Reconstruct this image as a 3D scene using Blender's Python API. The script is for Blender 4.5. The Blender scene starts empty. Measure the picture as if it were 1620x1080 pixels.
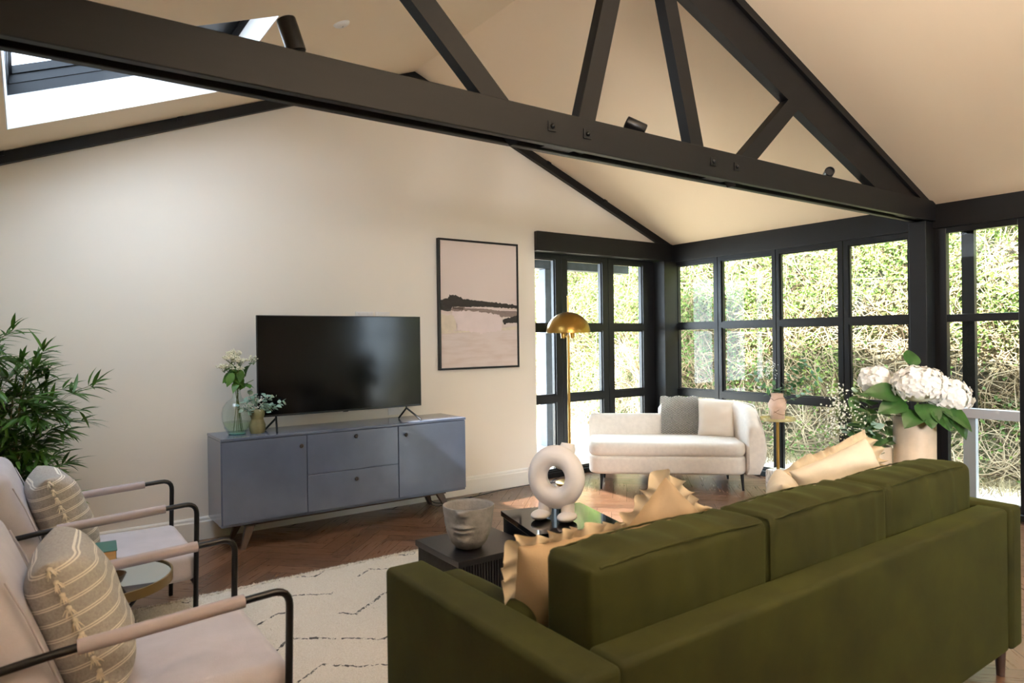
import bpy, bmesh, math, random
from mathutils import Vector, Matrix, noise
R_ = math.radians
sc = bpy.context.scene
COL = sc.collection
random.seed(7)

# ---------------------------------------------------------------- camera
F_PX = 1075.8
YAW, PIT, ROL = R_(35.595), R_(-.21), R_(.7587)
V = Vector((math.sin(YAW)*math.cos(PIT), math.cos(YAW)*math.cos(PIT), math.sin(PIT)))
RW = Vector((math.cos(YAW), -math.sin(YAW), 0)); UW = RW.cross(V)
RC = RW*math.cos(ROL) - UW*math.sin(ROL); UC = RW*math.sin(ROL) + UW*math.cos(ROL)
cam_d = bpy.data.cameras.new('camera'); cam = bpy.data.objects.new('camera', cam_d); COL.objects.link(cam)
cam.matrix_world = Matrix(((RC.x, UC.x, -V.x, 0), (RC.y, UC.y, -V.y, 0), (RC.z, UC.z, -V.z, 1.4), (0, 0, 0, 1)))
cam_d.sensor_width = 36; cam_d.lens = F_PX/1620*36; cam_d.clip_start = .05; cam_d.clip_end = 200
cam_d.dof.use_dof = True; cam_d.dof.focus_distance = 5.2; cam_d.dof.aperture_fstop = 4.0
sc.camera = cam

# ---------------------------------------------------------------- world, sun, exposure
sc.view_settings.view_transform = 'Standard'; sc.view_settings.look = 'None'
sc.view_settings.gamma = 1; sc.view_settings.use_curve_mapping = False
sc.view_settings.exposure = 1.52
w = bpy.data.worlds.new('sky'); sc.world = w; w.use_nodes = True
bg = w.node_tree.nodes['Background']; bg.inputs[0].default_value = (.72, .85, 1.0, 1); bg.inputs[1].default_value = 9.0
SUN = Vector((1.125, .07, -1)).normalized()
sd = bpy.data.lights.new('sun', 'SUN'); sd.energy = 24.0; sd.angle = R_(.6); sd.color = (1, .95, .88)
so = bpy.data.objects.new('sun', sd); COL.objects.link(so); so.rotation_euler = SUN.to_track_quat('-Z', 'Y').to_euler()
so.location = (-4, 0, 8)
def portal(name, loc, direction, sx, sy):
    d = bpy.data.lights.new(name, 'AREA'); d.shape = 'RECTANGLE'; d.size = sx; d.size_y = sy; d.energy = 1
    d.cycles.is_portal = True
    o = bpy.data.objects.new(name, d); COL.objects.link(o); o.location = loc
    o.rotation_euler = Vector(direction).to_track_quat('-Z', 'Z' if abs(direction[2]) < .5 else 'Y').to_euler()
    return o
portal('window_light', (6.09, 3.9, 1.2), (-1, 0, 0), 2.9, 2.4)
portal('window_light', (6.09, -.8, 1.2), (-1, 0, 0), 6.8, 2.4)
portal('window_light', (4.95, 5.45, 1.2), (0, -1, 0), 2.0, 2.4)
portal('skylight_light', (.5, 4.1, 3.25), (0, 0, -1), 1.3, 1.4)
def lamp(name, loc, power, color, radius=.05, spot=None, aim=None):
    d = bpy.data.lights.new(name, 'SPOT' if spot else 'POINT'); d.energy = power; d.color = color; d.shadow_soft_size = radius
    if spot: d.spot_size = R_(spot); d.spot_blend = .8
    o = bpy.data.objects.new(name, d); COL.objects.link(o); o.location = loc
    if aim: o.rotation_euler = (Vector(aim) - Vector(loc)).to_track_quat('-Z', 'Y').to_euler()
    return o
def area(name, loc, direction, sx, sy, power, color):
    d = bpy.data.lights.new(name, 'AREA'); d.shape = 'RECTANGLE'; d.size = sx; d.size_y = sy; d.energy = power; d.color = color
    o = bpy.data.objects.new(name, d); COL.objects.link(o); o.location = loc
    o.rotation_euler = Vector(direction).to_track_quat('-Z', 'Y').to_euler(); return o
# added fill lamps: behind the camera, where no window is built, and in the skylight
l_ = area('rear_fill', (.1, -3.6, 2.25), (.58, .81, -.09), 1.6, .9, 15, (1, .98, .95)); l_.data.spread = R_(50)
area('skylight_fill', (.40, 4.10, 3.02), (1, 0, -.8), .95, 1.1, 6, (.88, .94, 1))
# added warm fill lamp without a fixture, out of frame, brightening the ceiling
area('ceiling_fill', (1.6, -.1, 2.56), (0, 0, 1), 2.4, .12, 88, (1, .92, .84))
cy = sc.cycles
cy.max_bounces = 10; cy.diffuse_bounces = 6; cy.glossy_bounces = 4; cy.transmission_bounces = 8; cy.transparent_max_bounces = 16
cy.use_denoising = True; cy.sample_clamp_indirect = 6; cy.caustics_reflective = False; cy.caustics_refractive = False

# ---------------------------------------------------------------- helpers
def lin(c): return tuple(((x/255)/12.92 if x <= 10 else ((x/255+.055)/1.055)**2.4) for x in c)
class NB:
    def __init__(s, name):
        s.m = bpy.data.materials.new(name); s.m.use_nodes = True; s.t = s.m.node_tree; s.n = s.t.nodes
        s.b = s.n['Principled BSDF']; s.out = s.n['Material Output']
    def a(s, typ, **k):
        n = s.n.new(typ)
        for kk, v in k.items(): setattr(n, kk, v)
        return n
    def l(s, a, b): s.t.links.new(a, b)
    def coord(s, kind='Object', scale=(1, 1, 1)):
        tc = s.a('ShaderNodeTexCoord'); mp = s.a('ShaderNodeMapping'); mp.inputs['Scale'].default_value = scale
        s.l(tc.outputs[kind], mp.inputs[0]); return mp.outputs[0]
    def noise(s, vec, scale, detail=4, rough=.55, dist=0):
        n = s.a('ShaderNodeTexNoise'); n.inputs['Scale'].default_value = scale; n.inputs['Detail'].default_value = detail
        n.inputs['Roughness'].default_value = rough; n.inputs['Distortion'].default_value = dist
        s.l(vec, n.inputs['Vector']); return n.outputs['Fac']
    def ramp(s, fac, stops):
        r = s.a('ShaderNodeValToRGB'); e = r.color_ramp.elements
        while len(e) < len(stops): e.new(.5)
        for i, (p, c) in enumerate(stops):
            e[i].position = p; e[i].color = (*c[:3], 1)
        s.l(fac, r.inputs[0]); return r.outputs[0]
    def math(s, op, a, b=None, c=None):
        n = s.a('ShaderNodeMath', operation=op)
        for i, x in enumerate((a, b, c)):
            if x is None: continue
            if isinstance(x, (int, float)): n.inputs[i].default_value = x
            else: s.l(x, n.inputs[i])
        return n.outputs[0]
    def mix(s, f, a, b, mode='MIX'):
        n = s.a('ShaderNodeMix', data_type='RGBA', blend_type=mode)
        for i, x in ((0, f), (6, a), (7, b)):
            if isinstance(x, (int, float)): n.inputs[i].default_value = x
            elif isinstance(x, tuple): n.inputs[i].default_value = (*x[:3], 1)
            else: s.l(x, n.inputs[i])
        return n.outputs[2]
    def bump(s, h, strength=.3, dist=.01):
        b = s.a('ShaderNodeBump'); b.inputs['Strength'].default_value = strength; b.inputs['Distance'].default_value = dist
        s.l(h, b.inputs['Height']); s.l(b.outputs[0], s.b.inputs['Normal'])
def mat(name, col, rough=.5, metal=0, spec=.5, var=0, vscale=8, bump=0, bscale=60, bdist=.003, sheen=0, coat=0, stretch=(1, 1, 1), col2=None, trans=0):
    q = NB(name); b = q.b
    c = lin(col); b.inputs['Base Color'].default_value = (*c, 1); b.inputs['Roughness'].default_value = rough
    b.inputs['Metallic'].default_value = metal; b.inputs['Specular IOR Level'].default_value = spec
    if sheen: b.inputs['Sheen Weight'].default_value = sheen; b.inputs['Sheen Roughness'].default_value = .4; b.inputs['Sheen Tint'].default_value = (*[min(1, x*2+.1) for x in c], 1)
    if coat: b.inputs['Coat Weight'].default_value = coat; b.inputs['Coat Roughness'].default_value = .1
    v = q.coord('Object', stretch)
    if var or col2:
        f = q.noise(v, vscale)
        c2 = lin(col2) if col2 else tuple(x*(1+var) for x in c); c1 = c if col2 else tuple(x*(1-var) for x in c)
        q.l(q.ramp(f, [(.32, c1), (.68, c2)]), b.inputs['Base Color'])
    if bump:
        q.bump(q.noise(v, bscale, 3), bump, bdist)
    if trans:
        tr = q.a('ShaderNodeBsdfTranslucent'); ms = q.a('ShaderNodeMixShader'); ms.inputs[0].default_value = trans
        tr.inputs[0].default_value = (*[min(1, x*1.6) for x in c], 1)
        q.l(b.outputs[0], ms.inputs[1]); q.l(tr.outputs[0], ms.inputs[2]); q.l(ms.outputs[0], q.out.inputs[0])
    return q.m
def glass_mat(name, tint=(1, 1, 1), refl=1.0):
    q = NB(name); g = q.a('ShaderNodeBsdfGlossy'); g.inputs['Roughness'].default_value = .01
    t = q.a('ShaderNodeBsdfTransparent'); t.inputs[0].default_value = (*tint, 1)
    fr = q.a('ShaderNodeFresnel'); fr.inputs[0].default_value = 1.45
    ms = q.a('ShaderNodeMixShader'); ge = q.a('ShaderNodeNewGeometry'); q.l(q.math('MULTIPLY', q.math('MULTIPLY', fr.outputs[0], refl), q.math('SUBTRACT', 1, ge.outputs['Backfacing'])), ms.inputs[0])
    q.l(t.outputs[0], ms.inputs[1]); q.l(g.outputs[0], ms.inputs[2]); q.l(ms.outputs[0], q.out.inputs[0]); return q.m

def thing(name, label, cat, loc=(0, 0, 0), rz=0, group=None):
    o = bpy.data.objects.new(name, None); o.empty_display_size = .1; COL.objects.link(o); o.location = loc; o.rotation_euler = (0, 0, rz)
    o['label'] = label; o['category'] = cat
    if group: o['group'] = group
    return o
def struct(name):
    o = bpy.data.objects.new(name, None); COL.objects.link(o); o['kind'] = 'structure'; return o
def tag(o, label=None, cat=None, group=None, kind=None):
    for k, v in (('label', label), ('category', cat), ('group', group), ('kind', kind)):
        if v: o[k] = v
    return o
def put(name, bm, m, parent=None, smooth=None, kind=None, label=None, loc=None, rot=None):
    me = bpy.data.meshes.new(name); bmesh.ops.recalc_face_normals(bm, faces=bm.faces[:]); bm.to_mesh(me); bm.free()
    for x in (m if isinstance(m, (list, tuple)) else [m]): me.materials.append(x)
    if smooth is not None:
        me.polygons.foreach_set('use_smooth', [True]*len(me.polygons))
        if smooth < 180: me.set_sharp_from_angle(angle=R_(smooth))
    o = bpy.data.objects.new(name, me); COL.objects.link(o)
    if parent: o.parent = parent
    if kind: o['kind'] = kind
    if label: o['label'] = label
    if loc: o.location = loc
    if rot: o.rotation_euler = rot
    return o
def dup(o, parent=None, **kw):
    c = o.copy(); COL.objects.link(c)
    if parent: c.parent = parent
    for ch in list(o.children): dup(ch, c)
    return c
def B(): return bmesh.new()
def box(bm, x0, x1, y0, y1, z0, z1, mi=0):
    v = [bm.verts.new(p) for p in ((x0, y0, z0), (x1, y0, z0), (x1, y1, z0), (x0, y1, z0), (x0, y0, z1), (x1, y0, z1), (x1, y1, z1), (x0, y1, z1))]
    for f in ((0, 3, 2, 1), (4, 5, 6, 7), (0, 1, 5, 4), (1, 2, 6, 5), (2, 3, 7, 6), (3, 0, 4, 7)):
        bm.faces.new([v[i] for i in f]).material_index = mi
    return v
def bevel(bm, r=.004, seg=2):
    bmesh.ops.bevel(bm, geom=bm.edges[:], offset=r, segments=seg, affect='EDGES', profile=.5, clamp_overlap=True); return bm
def bbox(*a, r=.004, seg=2):
    bm = B(); box(bm, *a); return bevel(bm, r, seg)
def prism(bm, poly, axis, a, b):
    """poly: 2-D points; extruded along axis between a and b"""
    def P(u, v, t): return {'X': (t, u, v), 'Y': (u, t, v), 'Z': (u, v, t)}[axis]
    A = [bm.verts.new(P(u, v, a)) for u, v in poly]; Bv = [bm.verts.new(P(u, v, b)) for u, v in poly]
    n = len(poly); bm.faces.new(A); bm.faces.new(Bv[::-1])
    for i in range(n): bm.faces.new((A[i], A[(i+1) % n], Bv[(i+1) % n], Bv[i]))
def tube(bm, pts, r, n=8, cap=True):
    pts = [Vector(p) for p in pts]; rs = r if isinstance(r, (list, tuple)) else [r]*len(pts)
    rings = []; nrm = None
    for i, p in enumerate(pts):
        t = (pts[min(i+1, len(pts)-1)] - pts[max(i-1, 0)]).normalized()
        if nrm is None: nrm = t.orthogonal().normalized()
        nrm = (nrm - t*nrm.dot(t)).normalized(); bn = t.cross(nrm)
        rings.append([bm.verts.new(p + (nrm*math.cos(a*2*math.pi/n) + bn*math.sin(a*2*math.pi/n))*rs[i]) for a in range(n)])
    for a, b in zip(rings, rings[1:]):
        for k in range(n): bm.faces.new((a[k], a[(k+1) % n], b[(k+1) % n], b[k]))
    if cap: bm.faces.new(rings[0][::-1]); bm.faces.new(rings[-1])
def rounded(pts, r, k=5):
    pts = [Vector(p) for p in pts]; out = [pts[0]]
    for a, b, c in zip(pts, pts[1:], pts[2:]):
        d1 = (a-b).normalized(); d2 = (c-b).normalized(); p, q = b+d1*r, b+d2*r
        for i in range(k+1):
            t = i/k; out.append(p*(1-t)**2 + b*2*t*(1-t) + q*t*t)
    out.append(pts[-1]); return out
def lathe(bm, prof, n=32, c=(0, 0, 0), cap=True):
    rings = []
    for r, z in prof:
        if r < 1e-5: rings.append([bm.verts.new((c[0], c[1], c[2]+z))])
        else: rings.append([bm.verts.new((c[0]+r*math.cos(2*math.pi*k/n), c[1]+r*math.sin(2*math.pi*k/n), c[2]+z)) for k in range(n)])
    for a, b in zip(rings, rings[1:]):
        if len(a) == 1 and len(b) == 1: continue
        for k in range(n):
            if len(a) == 1: bm.faces.new((a[0], b[(k+1) % n], b[k]))
            elif len(b) == 1: bm.faces.new((a[k], a[(k+1) % n], b[0]))
            else: bm.faces.new((a[k], a[(k+1) % n], b[(k+1) % n], b[k]))
    if cap:
        if len(rings[0]) > 1: bm.faces.new(rings[0][::-1])
        if len(rings[-1]) > 1: bm.faces.new(rings[-1])
def rbox(bm, x0, x1, y0, y1, z0, z1, r, step=.06, seg=4):
    """rounded box with an evenly divided skin"""
    def axis(a, b):
        n = max(1, round((b-a-2*r)/step)); L = [a + r*i/seg for i in range(seg)] + [a+r+(b-a-2*r)*i/n for i in range(n+1)] + [b-r+r*(i+1)/seg for i in range(seg)]
        return L
    X, Y, Z = axis(x0, x1), axis(y0, y1), axis(z0, z1); vs = {}
    def vert(i, j, k):
        if (i, j, k) in vs: return vs[i, j, k]
        p = Vector((X[i], Y[j], Z[k])); c = Vector((min(max(p.x, x0+r), x1-r), min(max(p.y, y0+r), y1-r), min(max(p.z, z0+r), z1-r)))
        d = p-c
        if d.length > 1e-9: p = c + d.normalized()*max(abs(d.x), abs(d.y), abs(d.z))
        vs[i, j, k] = bm.verts.new(p); return vs[i, j, k]
    nx, ny, nz = len(X)-1, len(Y)-1, len(Z)-1
    for k in (0, nz):
        for i in range(nx):
            for j in range(ny): bm.faces.new([vert(i, j, k), vert(i+1, j, k), vert(i+1, j+1, k), vert(i, j+1, k)])
    for j in (0, ny):
        for i in range(nx):
            for k in range(nz): bm.faces.new([vert(i, j, k), vert(i+1, j, k), vert(i+1, j, k+1), vert(i, j, k+1)])
    for i in (0, nx):
        for j in range(ny):
            for k in range(nz): bm.faces.new([vert(i, j, k), vert(i, j+1, k), vert(i, j+1, k+1), vert(i, j, k+1)])
    return list(vs.values())
def puff(bm, c, h, am):
    for v in bm.verts:
        n = [(v.co[i]-c[i])/h[i] for i in range(3)]
        for i in range(3):
            o = [n[j] for j in range(3) if j != i]
            v.co[i] += am[i]*n[i]*max(0, 1-o[0]**2)*max(0, 1-o[1]**2)
def wrinkle(bm, amp, scale, seed=0, st=(1, 1, 1)):
    bm.normal_update()
    for v in bm.verts:
        p = Vector((v.co.x*st[0], v.co.y*st[1], v.co.z*st[2]))*scale + Vector((seed*3.1, seed, 0))
        v.co += v.normal*amp*noise.noise(p)
def pillow_bm(w, h, t, n=22, pinch=.07, amp=.008, seed=0, mid=None):
    bm = B(); g = {}
    for s in (1, -1):
        for i in range(n+1):
            for j in range(n+1):
                edge = i in (0, n) or j in (0, n)
                if s < 0 and edge: g[s, i, j] = g[1, i, j]; continue
                u, v = math.sin((i/n*2-1)*math.pi/2), math.sin((j/n*2-1)*math.pi/2)
                x = w/2*u*(1-pinch*(1-v*v)); z = h/2*v*(1-pinch*(1-u*u)) + h/2
                y = s*t/2*(max(0, (1-u**4)*(1-v**4)))**.42
                y += amp*noise.noise(Vector((u*2.3+seed*5, v*2.3, s*3+seed)))*(0 if edge else 1)*2
                g[s, i, j] = bm.verts.new((x, y, z))
    for s in (1, -1):
        for i in range(n):
            for j in range(n): bm.faces.new([g[s, i, j], g[s, i+1, j], g[s, i+1, j+1], g[s, i, j+1]])
    return bm
def pillow_edge(w, h, pinch, s):
    """point on the seam, s in 0..4, and outward direction"""
    k, f = int(s) % 4, s-int(s); t = f*2-1
    e = 1-pinch*(1-t*t)
    if k == 0: return Vector((w/2*t, 0, h/2 - h/2*e)), Vector((0, 0, -1))
    if k == 1: return Vector((w/2*e, 0, h/2+h/2*t)), Vector((1, 0, 0))
    if k == 2: return Vector((-w/2*t, 0, h/2+h/2*e)), Vector((0, 0, 1))
    return Vector((-w/2*e, 0, h/2-h/2*t)), Vector((-1, 0, 0))
def frill_bm(w, h, pinch, depth=.055, waves=46, amp=.02, seed=0, n=560):
    bm = B(); rows = []
    rnd = random.Random(seed); ph = 0; P = []
    for i in range(n):
        ph += (2*math.pi*waves/n)*(1+1.1*noise.noise(Vector((i*.03, seed, 0)))); P.append(ph)
    for i in range(n):
        s = 4*i/n; p, d = pillow_edge(w, h, pinch, s)
        f = s-int(s); kk = int(s) % 4
        nx = pillow_edge(w, h, pinch, (kk+1) % 4+.001)[1]; pv = pillow_edge(w, h, pinch, (kk+3) % 4+.001)[1]
        if f > .88: d = (d+nx*((f-.88)/.12)).normalized()
        if f < .12: d = (d+pv*((.12-f)/.12)).normalized()
        row = []
        L = depth*(1+.35*noise.noise(Vector((i*.05, seed+9, 0))))
        for r in range(5):
            q = r/4; a = amp*q*math.sin(P[i]) + .02*q*noise.noise(Vector((i*.02, seed+3, 1)))
            side = d.cross(Vector((0, 1, 0)))
            row.append(bm.verts.new(p + d*L*q*(1-.22*q*abs(math.sin(P[i]*.5+1))) + Vector((0, a, -.012*q*q*(1 if d.z > .3 else .4))) + side*amp*.5*q*math.cos(P[i]*.5)))
        rows.append(row)
    for i in range(n):
        a, b = rows[i], rows[(i+1) % n]
        for r in range(4): bm.faces.new((a[r], a[r+1], b[r+1], b[r]))
    return bm
def leaf(bm, base, d, up, L, W, fold=.15, curl=.2, n=5, mi=0):
    base = Vector(base); d = Vector(d).normalized(); up = Vector(up); up = (up - d*up.dot(d)).normalized() if (up - d*up.dot(d)).length > 1e-4 else d.orthogonal().normalized()
    s = d.cross(up); prev = None
    for i in range(n+1):
        t = i/n; wd = W/2*math.sin(math.pi*min(1, t**.8*1.0))*(1 if t < 1 else 0); c = base + d*L*t - up*curl*L*t*t
        cur = [c] if (i == 0 or i == n) else [c+s*wd+up*fold*wd, c, c-s*wd+up*fold*wd]
        cur = [bm.verts.new(x) for x in cur]
        if prev:
            if len(prev) == 1 and len(cur) == 3: bm.faces.new((prev[0], cur[0], cur[1])); bm.faces.new((prev[0], cur[1], cur[2]))
            elif len(cur) == 1: bm.faces.new((prev[0], cur[0], prev[1])); bm.faces.new((prev[1], cur[0], prev[2]))
            else: bm.faces.new((prev[0], cur[0], cur[1], prev[1])); bm.faces.new((prev[1], cur[1], cur[2], prev[2]))
        prev = cur
def blob(bm, c, r, sub=1, sc_=(1, 1, 1)):
    ret = bmesh.ops.create_icosphere(bm, subdivisions=sub, radius=r)
    for v in ret['verts']: v.co = Vector((v.co.x*sc_[0]+c[0], v.co.y*sc_[1]+c[1], v.co.z*sc_[2]+c[2]))
def mesh_np(name, verts, faces, m, kind=None, parent=None):
    me = bpy.data.meshes.new(name); me.from_pydata(verts, [], faces); me.materials.append(m); me.update()
    o = bpy.data.objects.new(name, me); COL.objects.link(o)
    if parent: o.parent = parent
    if kind: o['kind'] = kind
    return o
# ---------------------------------------------------------------- materials
m_wall = mat('cream_plaster', (232, 225, 214), .75, spec=.25, bump=.06, bscale=140, bdist=.001)
m_ceil = mat('warm_plaster', (236, 218, 193), .55, spec=.35, bump=.05, bscale=120, bdist=.001)
m_skirt = mat('skirting_paint', (225, 221, 214), .35)
m_black = mat('black_timber_paint', (11, 11, 13), .48, spec=.35, var=.2, vscale=5, bump=.12, bscale=22, bdist=.002, stretch=(1, 1, 6))
m_frame = mat('black_window_paint', (19, 19, 21), .36, spec=.35, var=.1, bump=.05, bscale=60)
m_alu_glare = mat('pale_aluminium_and_glare', (190, 195, 203), .35, metal=.4)
m_glass = glass_mat('window_glass', (.96, .98, .97), .5)
m_skyglass = glass_mat('tinted_skylight_glass', (.60, .62, .64))
m_white_reveal = mat('white_reveal', (240, 240, 240), .6)
m_black_metal = mat('black_metal', (20, 20, 22), .35, metal=.3)
m_brass = mat('brushed_brass', (172, 136, 70), .33, metal=1, bump=.03, bscale=200)
m_white = mat('matte_white', (225, 222, 220), .55)

# herringbone floor: every plank is a face group with its own tone; grain runs along the plank
def floor_material():
    q = NB('herringbone_oak'); uv = q.a('ShaderNodeUVMap'); uv.uv_map = 'plank'
    at = q.a('ShaderNodeAttribute'); at.attribute_name = 'tone'
    mp = q.a('ShaderNodeMapping'); mp.inputs['Scale'].default_value = (3, 45, 1); q.l(uv.outputs[0], mp.inputs[0])
    g = q.noise(mp.outputs[0], 1.6, 6, .65, .6)
    mp2 = q.a('ShaderNodeMapping'); mp2.inputs['Scale'].default_value = (2, 6, 1); q.l(uv.outputs[0], mp2.inputs[0])
    g2 = q.noise(mp2.outputs[0], 1.2, 3)
    c = q.ramp(q.math('ADD', q.math('MULTIPLY', at.outputs['Fac'], .55), q.math('MULTIPLY', g2, .45)), [(.15, (.088, .042, .022)), (.5, (.150, .074, .039)), (.85, (.22, .115, .064))])
    c = q.mix(q.math('MULTIPLY', q.ramp(g, [(.35, (0, 0, 0)), (.7, (1, 1, 1))]), .28), c, (.06, .024, .012))
    q.l(c, q.b.inputs['Base Color']); q.b.inputs['Roughness'].default_value = .3
    q.l(q.math('ADD', q.math('MULTIPLY', g, .06), .25), q.b.inputs['Roughness']); q.b.inputs['Specular IOR Level'].default_value = .55
    q.bump(g, .03, .001); return q.m
m_floor = floor_material()
def make_floor():
    W, L, G = .12, .6, .0012; c45 = math.cos(math.pi/4)
    verts, faces, uvs, tone = [], [], [], []; rnd = random.Random(3)
    def add(x0, x1, y0, y1, horiz):
        cx, cy_ = (x0+x1)/2, (y0+y1)/2; wx, wy = cx*c45-cy_*c45, cx*c45+cy_*c45
        if not (-.9 < wx < 6.4 and -4.6 < wy < 5.7): return
        P = [(x0+G, y0+G), (x1-G, y0+G), (x1-G, y1-G), (x0+G, y1-G)]; n = len(verts)
        for (a, b) in P:
            X, Y = a*c45-b*c45, a*c45+b*c45; verts.append((min(max(X, -.6), 6.09), min(max(Y, -4.3), 5.44), 0))
        faces.append((n, n+1, n+2, n+3)); ox, oy = rnd.random()*50, rnd.random()*50
        uvs.extend([((a-x0)+ox, (b-y0)+oy) if horiz else ((b-y0)+ox, (a-x0)+oy) for a, b in P]); tone.append(rnd.random())
    for i in range(-90, 91):
        for j in range(-14, 15):
            bx, by = i*W+j*L, i*W-j*L
            add(bx, bx+L, by, by+W, True); add(bx, bx+W, by+W, by+W+L, False)
    me = bpy.data.meshes.new('floor'); me.from_pydata(verts, [], faces); me.materials.append(m_floor)
    me.materials.append(mat('floor_gap', (22, 12, 8), .8))
    uvl = me.uv_layers.new(name='plank'); uvl.data.foreach_set('uv', [x for p in uvs for x in p])
    bm = bmesh.new(); bm.from_mesh(me)
    lay = bm.faces.layers.float.get('tone') or bm.faces.layers.float.new('tone')
    bm.faces.ensure_lookup_table()
    for f, t in zip(bm.faces, tone): f[lay] = t
    dead = [f for f in bm.faces if f.calc_area() < 1e-5]; bmesh.ops.delete(bm, geom=dead, context='FACES')
    box(bm, -.6, 6.09, -4.3, 5.44, -.15, -.0015, 1)
    bm.to_mesh(me); bm.free()
    o = bpy.data.objects.new('floor', me); COL.objects.link(o); o['kind'] = 'structure'
make_floor()

# ---------------------------------------------------------------- shell
XL, XR, YA, YB, RX, EZ, SL = -.52, 6.0, 5.25, -4.2, 2.74, 2.43, .39
def zc(x): return EZ + SL*((XR-x) if x > RX else (x-XL))
SKY = [(-.07, 1.07, 3.47, 4.73)]
def slab(name, xs, ys, holes, t0, t1, m):
    bm = B()
    for xa, xb in zip(xs, xs[1:]):
        for ya, yb in zip(ys, ys[1:]):
            if any(xa >= h[0]-1e-6 and xb <= h[1]+1e-6 and ya >= h[2]-1e-6 and yb <= h[3]+1e-6 for h in holes): continue
            v = [bm.verts.new(p) for p in ((xa, ya, zc(xa)+t0), (xb, ya, zc(xb)+t0), (xb, yb, zc(xb)+t0), (xa, yb, zc(xa)+t0), (xa, ya, zc(xa)+t1), (xb, ya, zc(xb)+t1), (xb, yb, zc(xb)+t1), (xa, yb, zc(xa)+t1))]
            for f in ((0, 3, 2, 1), (4, 5, 6, 7), (0, 1, 5, 4), (1, 2, 6, 5), (2, 3, 7, 6), (3, 0, 4, 7)): bm.faces.new([v[i] for i in f])
    bmesh.ops.remove_doubles(bm, verts=bm.verts[:], dist=1e-5)
    dup_f = {}
    for f in bm.faces: dup_f.setdefault(frozenset(v.index for v in f.verts), []).append(f)
    bm.verts.index_update(); dup_f = {}
    for f in bm.faces: dup_f.setdefault(frozenset(v.index for v in f.verts), []).append(f)
    bmesh.ops.delete(bm, geom=[f for L in dup_f.values() if len(L) > 1 for f in L], context='FACES')
    return put(name, bm, m, kind='structure')
ysl = [YB-.3, 3.47, 4.73, YA+.02]
slab('ceiling', [XL-.45, -.07, 1.07, RX], ysl, SKY, 0, .24, m_ceil)
slab('ceiling', [RX, XR+.3], [YB-.3, YA+.02], [], 0, .24, m_ceil)
m_roof = mat('roof_tile', (90, 80, 75), .8)
gab = [(-.52, 0), (4.04, 0), (4.04, 2.27), (4.04, 2.46), (6.0, 2.43+.1), (RX, zc(RX)+.1), (XL, EZ+.1)]
bm = B(); prism(bm, [(XL-.2, -.1), (4.04, -.1), (4.04, 2.44), (6.05, 2.44), (6.05, 2.52), (RX, zc(RX)+.12), (XL-.2, EZ+.05)], 'Y', YA, YA+.22)
put('wall_back', bm, m_wall, kind='structure')
put('wall_left', bbox(XL-.2, XL, YB-.2, YA+.22, -.1, EZ+.02, r=.001, seg=1), m_wall, kind='structure')
bm = B(); prism(bm, [(XL-.2, -.1), (6.1, -.1), (6.1, 2.5), (RX, zc(RX)+.12), (XL-.2, EZ+.05)], 'Y', YB-.2, YB)
put('wall_front', bm, m_wall, kind='structure')
# skirting
bm = B(); prof = [(YA, 0), (YA-.018, 0), (YA-.018, .125), (YA-.013, .135), (YA-.012, .148), (YA-.006, .158), (YA, .16)]
A = [bm.verts.new((XL, y, z)) for y, z in prof]; C2 = [bm.verts.new((4.04, y, z)) for y, z in prof]
bm.faces.new(A[::-1]); bm.faces.new(C2)
for i in range(len(prof)): bm.faces.new((A[i], A[(i+1) % len(prof)], C2[(i+1) % len(prof)], C2[i]))
put('baseboard_back', bm, m_skirt, kind='structure')
put('baseboard_left', bbox(XL, XL+.018, YB, YA-.02, 0, .16, r=.003), m_skirt, kind='structure')

# timber: wall rafters, eaves beam, posts
bm = B()
for xa, xb in ((XL, RX), (RX, XR)):
    prism(bm, [(xa, zc(xa)-.078), (xb, zc(xb)-.078), (xb, zc(xb)-.002), (xa, zc(xa)-.002)], 'Y', YA-.045, YA-.001)
for x in (-.11, .9, 3.2, 4.2, 4.95): # purlin stubs
    prism(bm, [(x-.02, zc(x-.02)-.03), (x+.02, zc(x+.02)-.03), (x+.02, zc(x+.02)-.002), (x-.02, zc(x-.02)-.002)], 'Y', YA-.058, YA-.045)
put('trim_1', bm, m_black, kind='structure')
put('trim_2', bbox(5.975, 6.07, YB, 5.36, 2.245, 2.44), m_black, kind='structure')          # eaves beam over the long glazing
put('trim_3', bbox(4.04, 5.975, 5.2, 5.36, 2.255, 2.445), m_black, kind='structure')         # beam over the end glazing
put('trim_4', bbox(5.80, 6.07, 5.17, 5.36, 0, 2.25), m_black, kind='structure')         # corner post
put('trim_5', bbox(5.85, 6.0, 2.485, 2.615, 0, 2.3), m_black, kind='structure')        # post under the truss
put('trim_8', bbox(6.001, 6.07, 2.45, 2.62, 0, 2.25), m_black, kind='structure')
put('trim_6', bbox(5.96, 6.1, YB, 5.3, 0, .05), m_frame, kind='structure')
put('trim_7', bbox(4.04, 5.80, 5.31, 5.42, 0, .05), m_frame, kind='structure')

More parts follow.
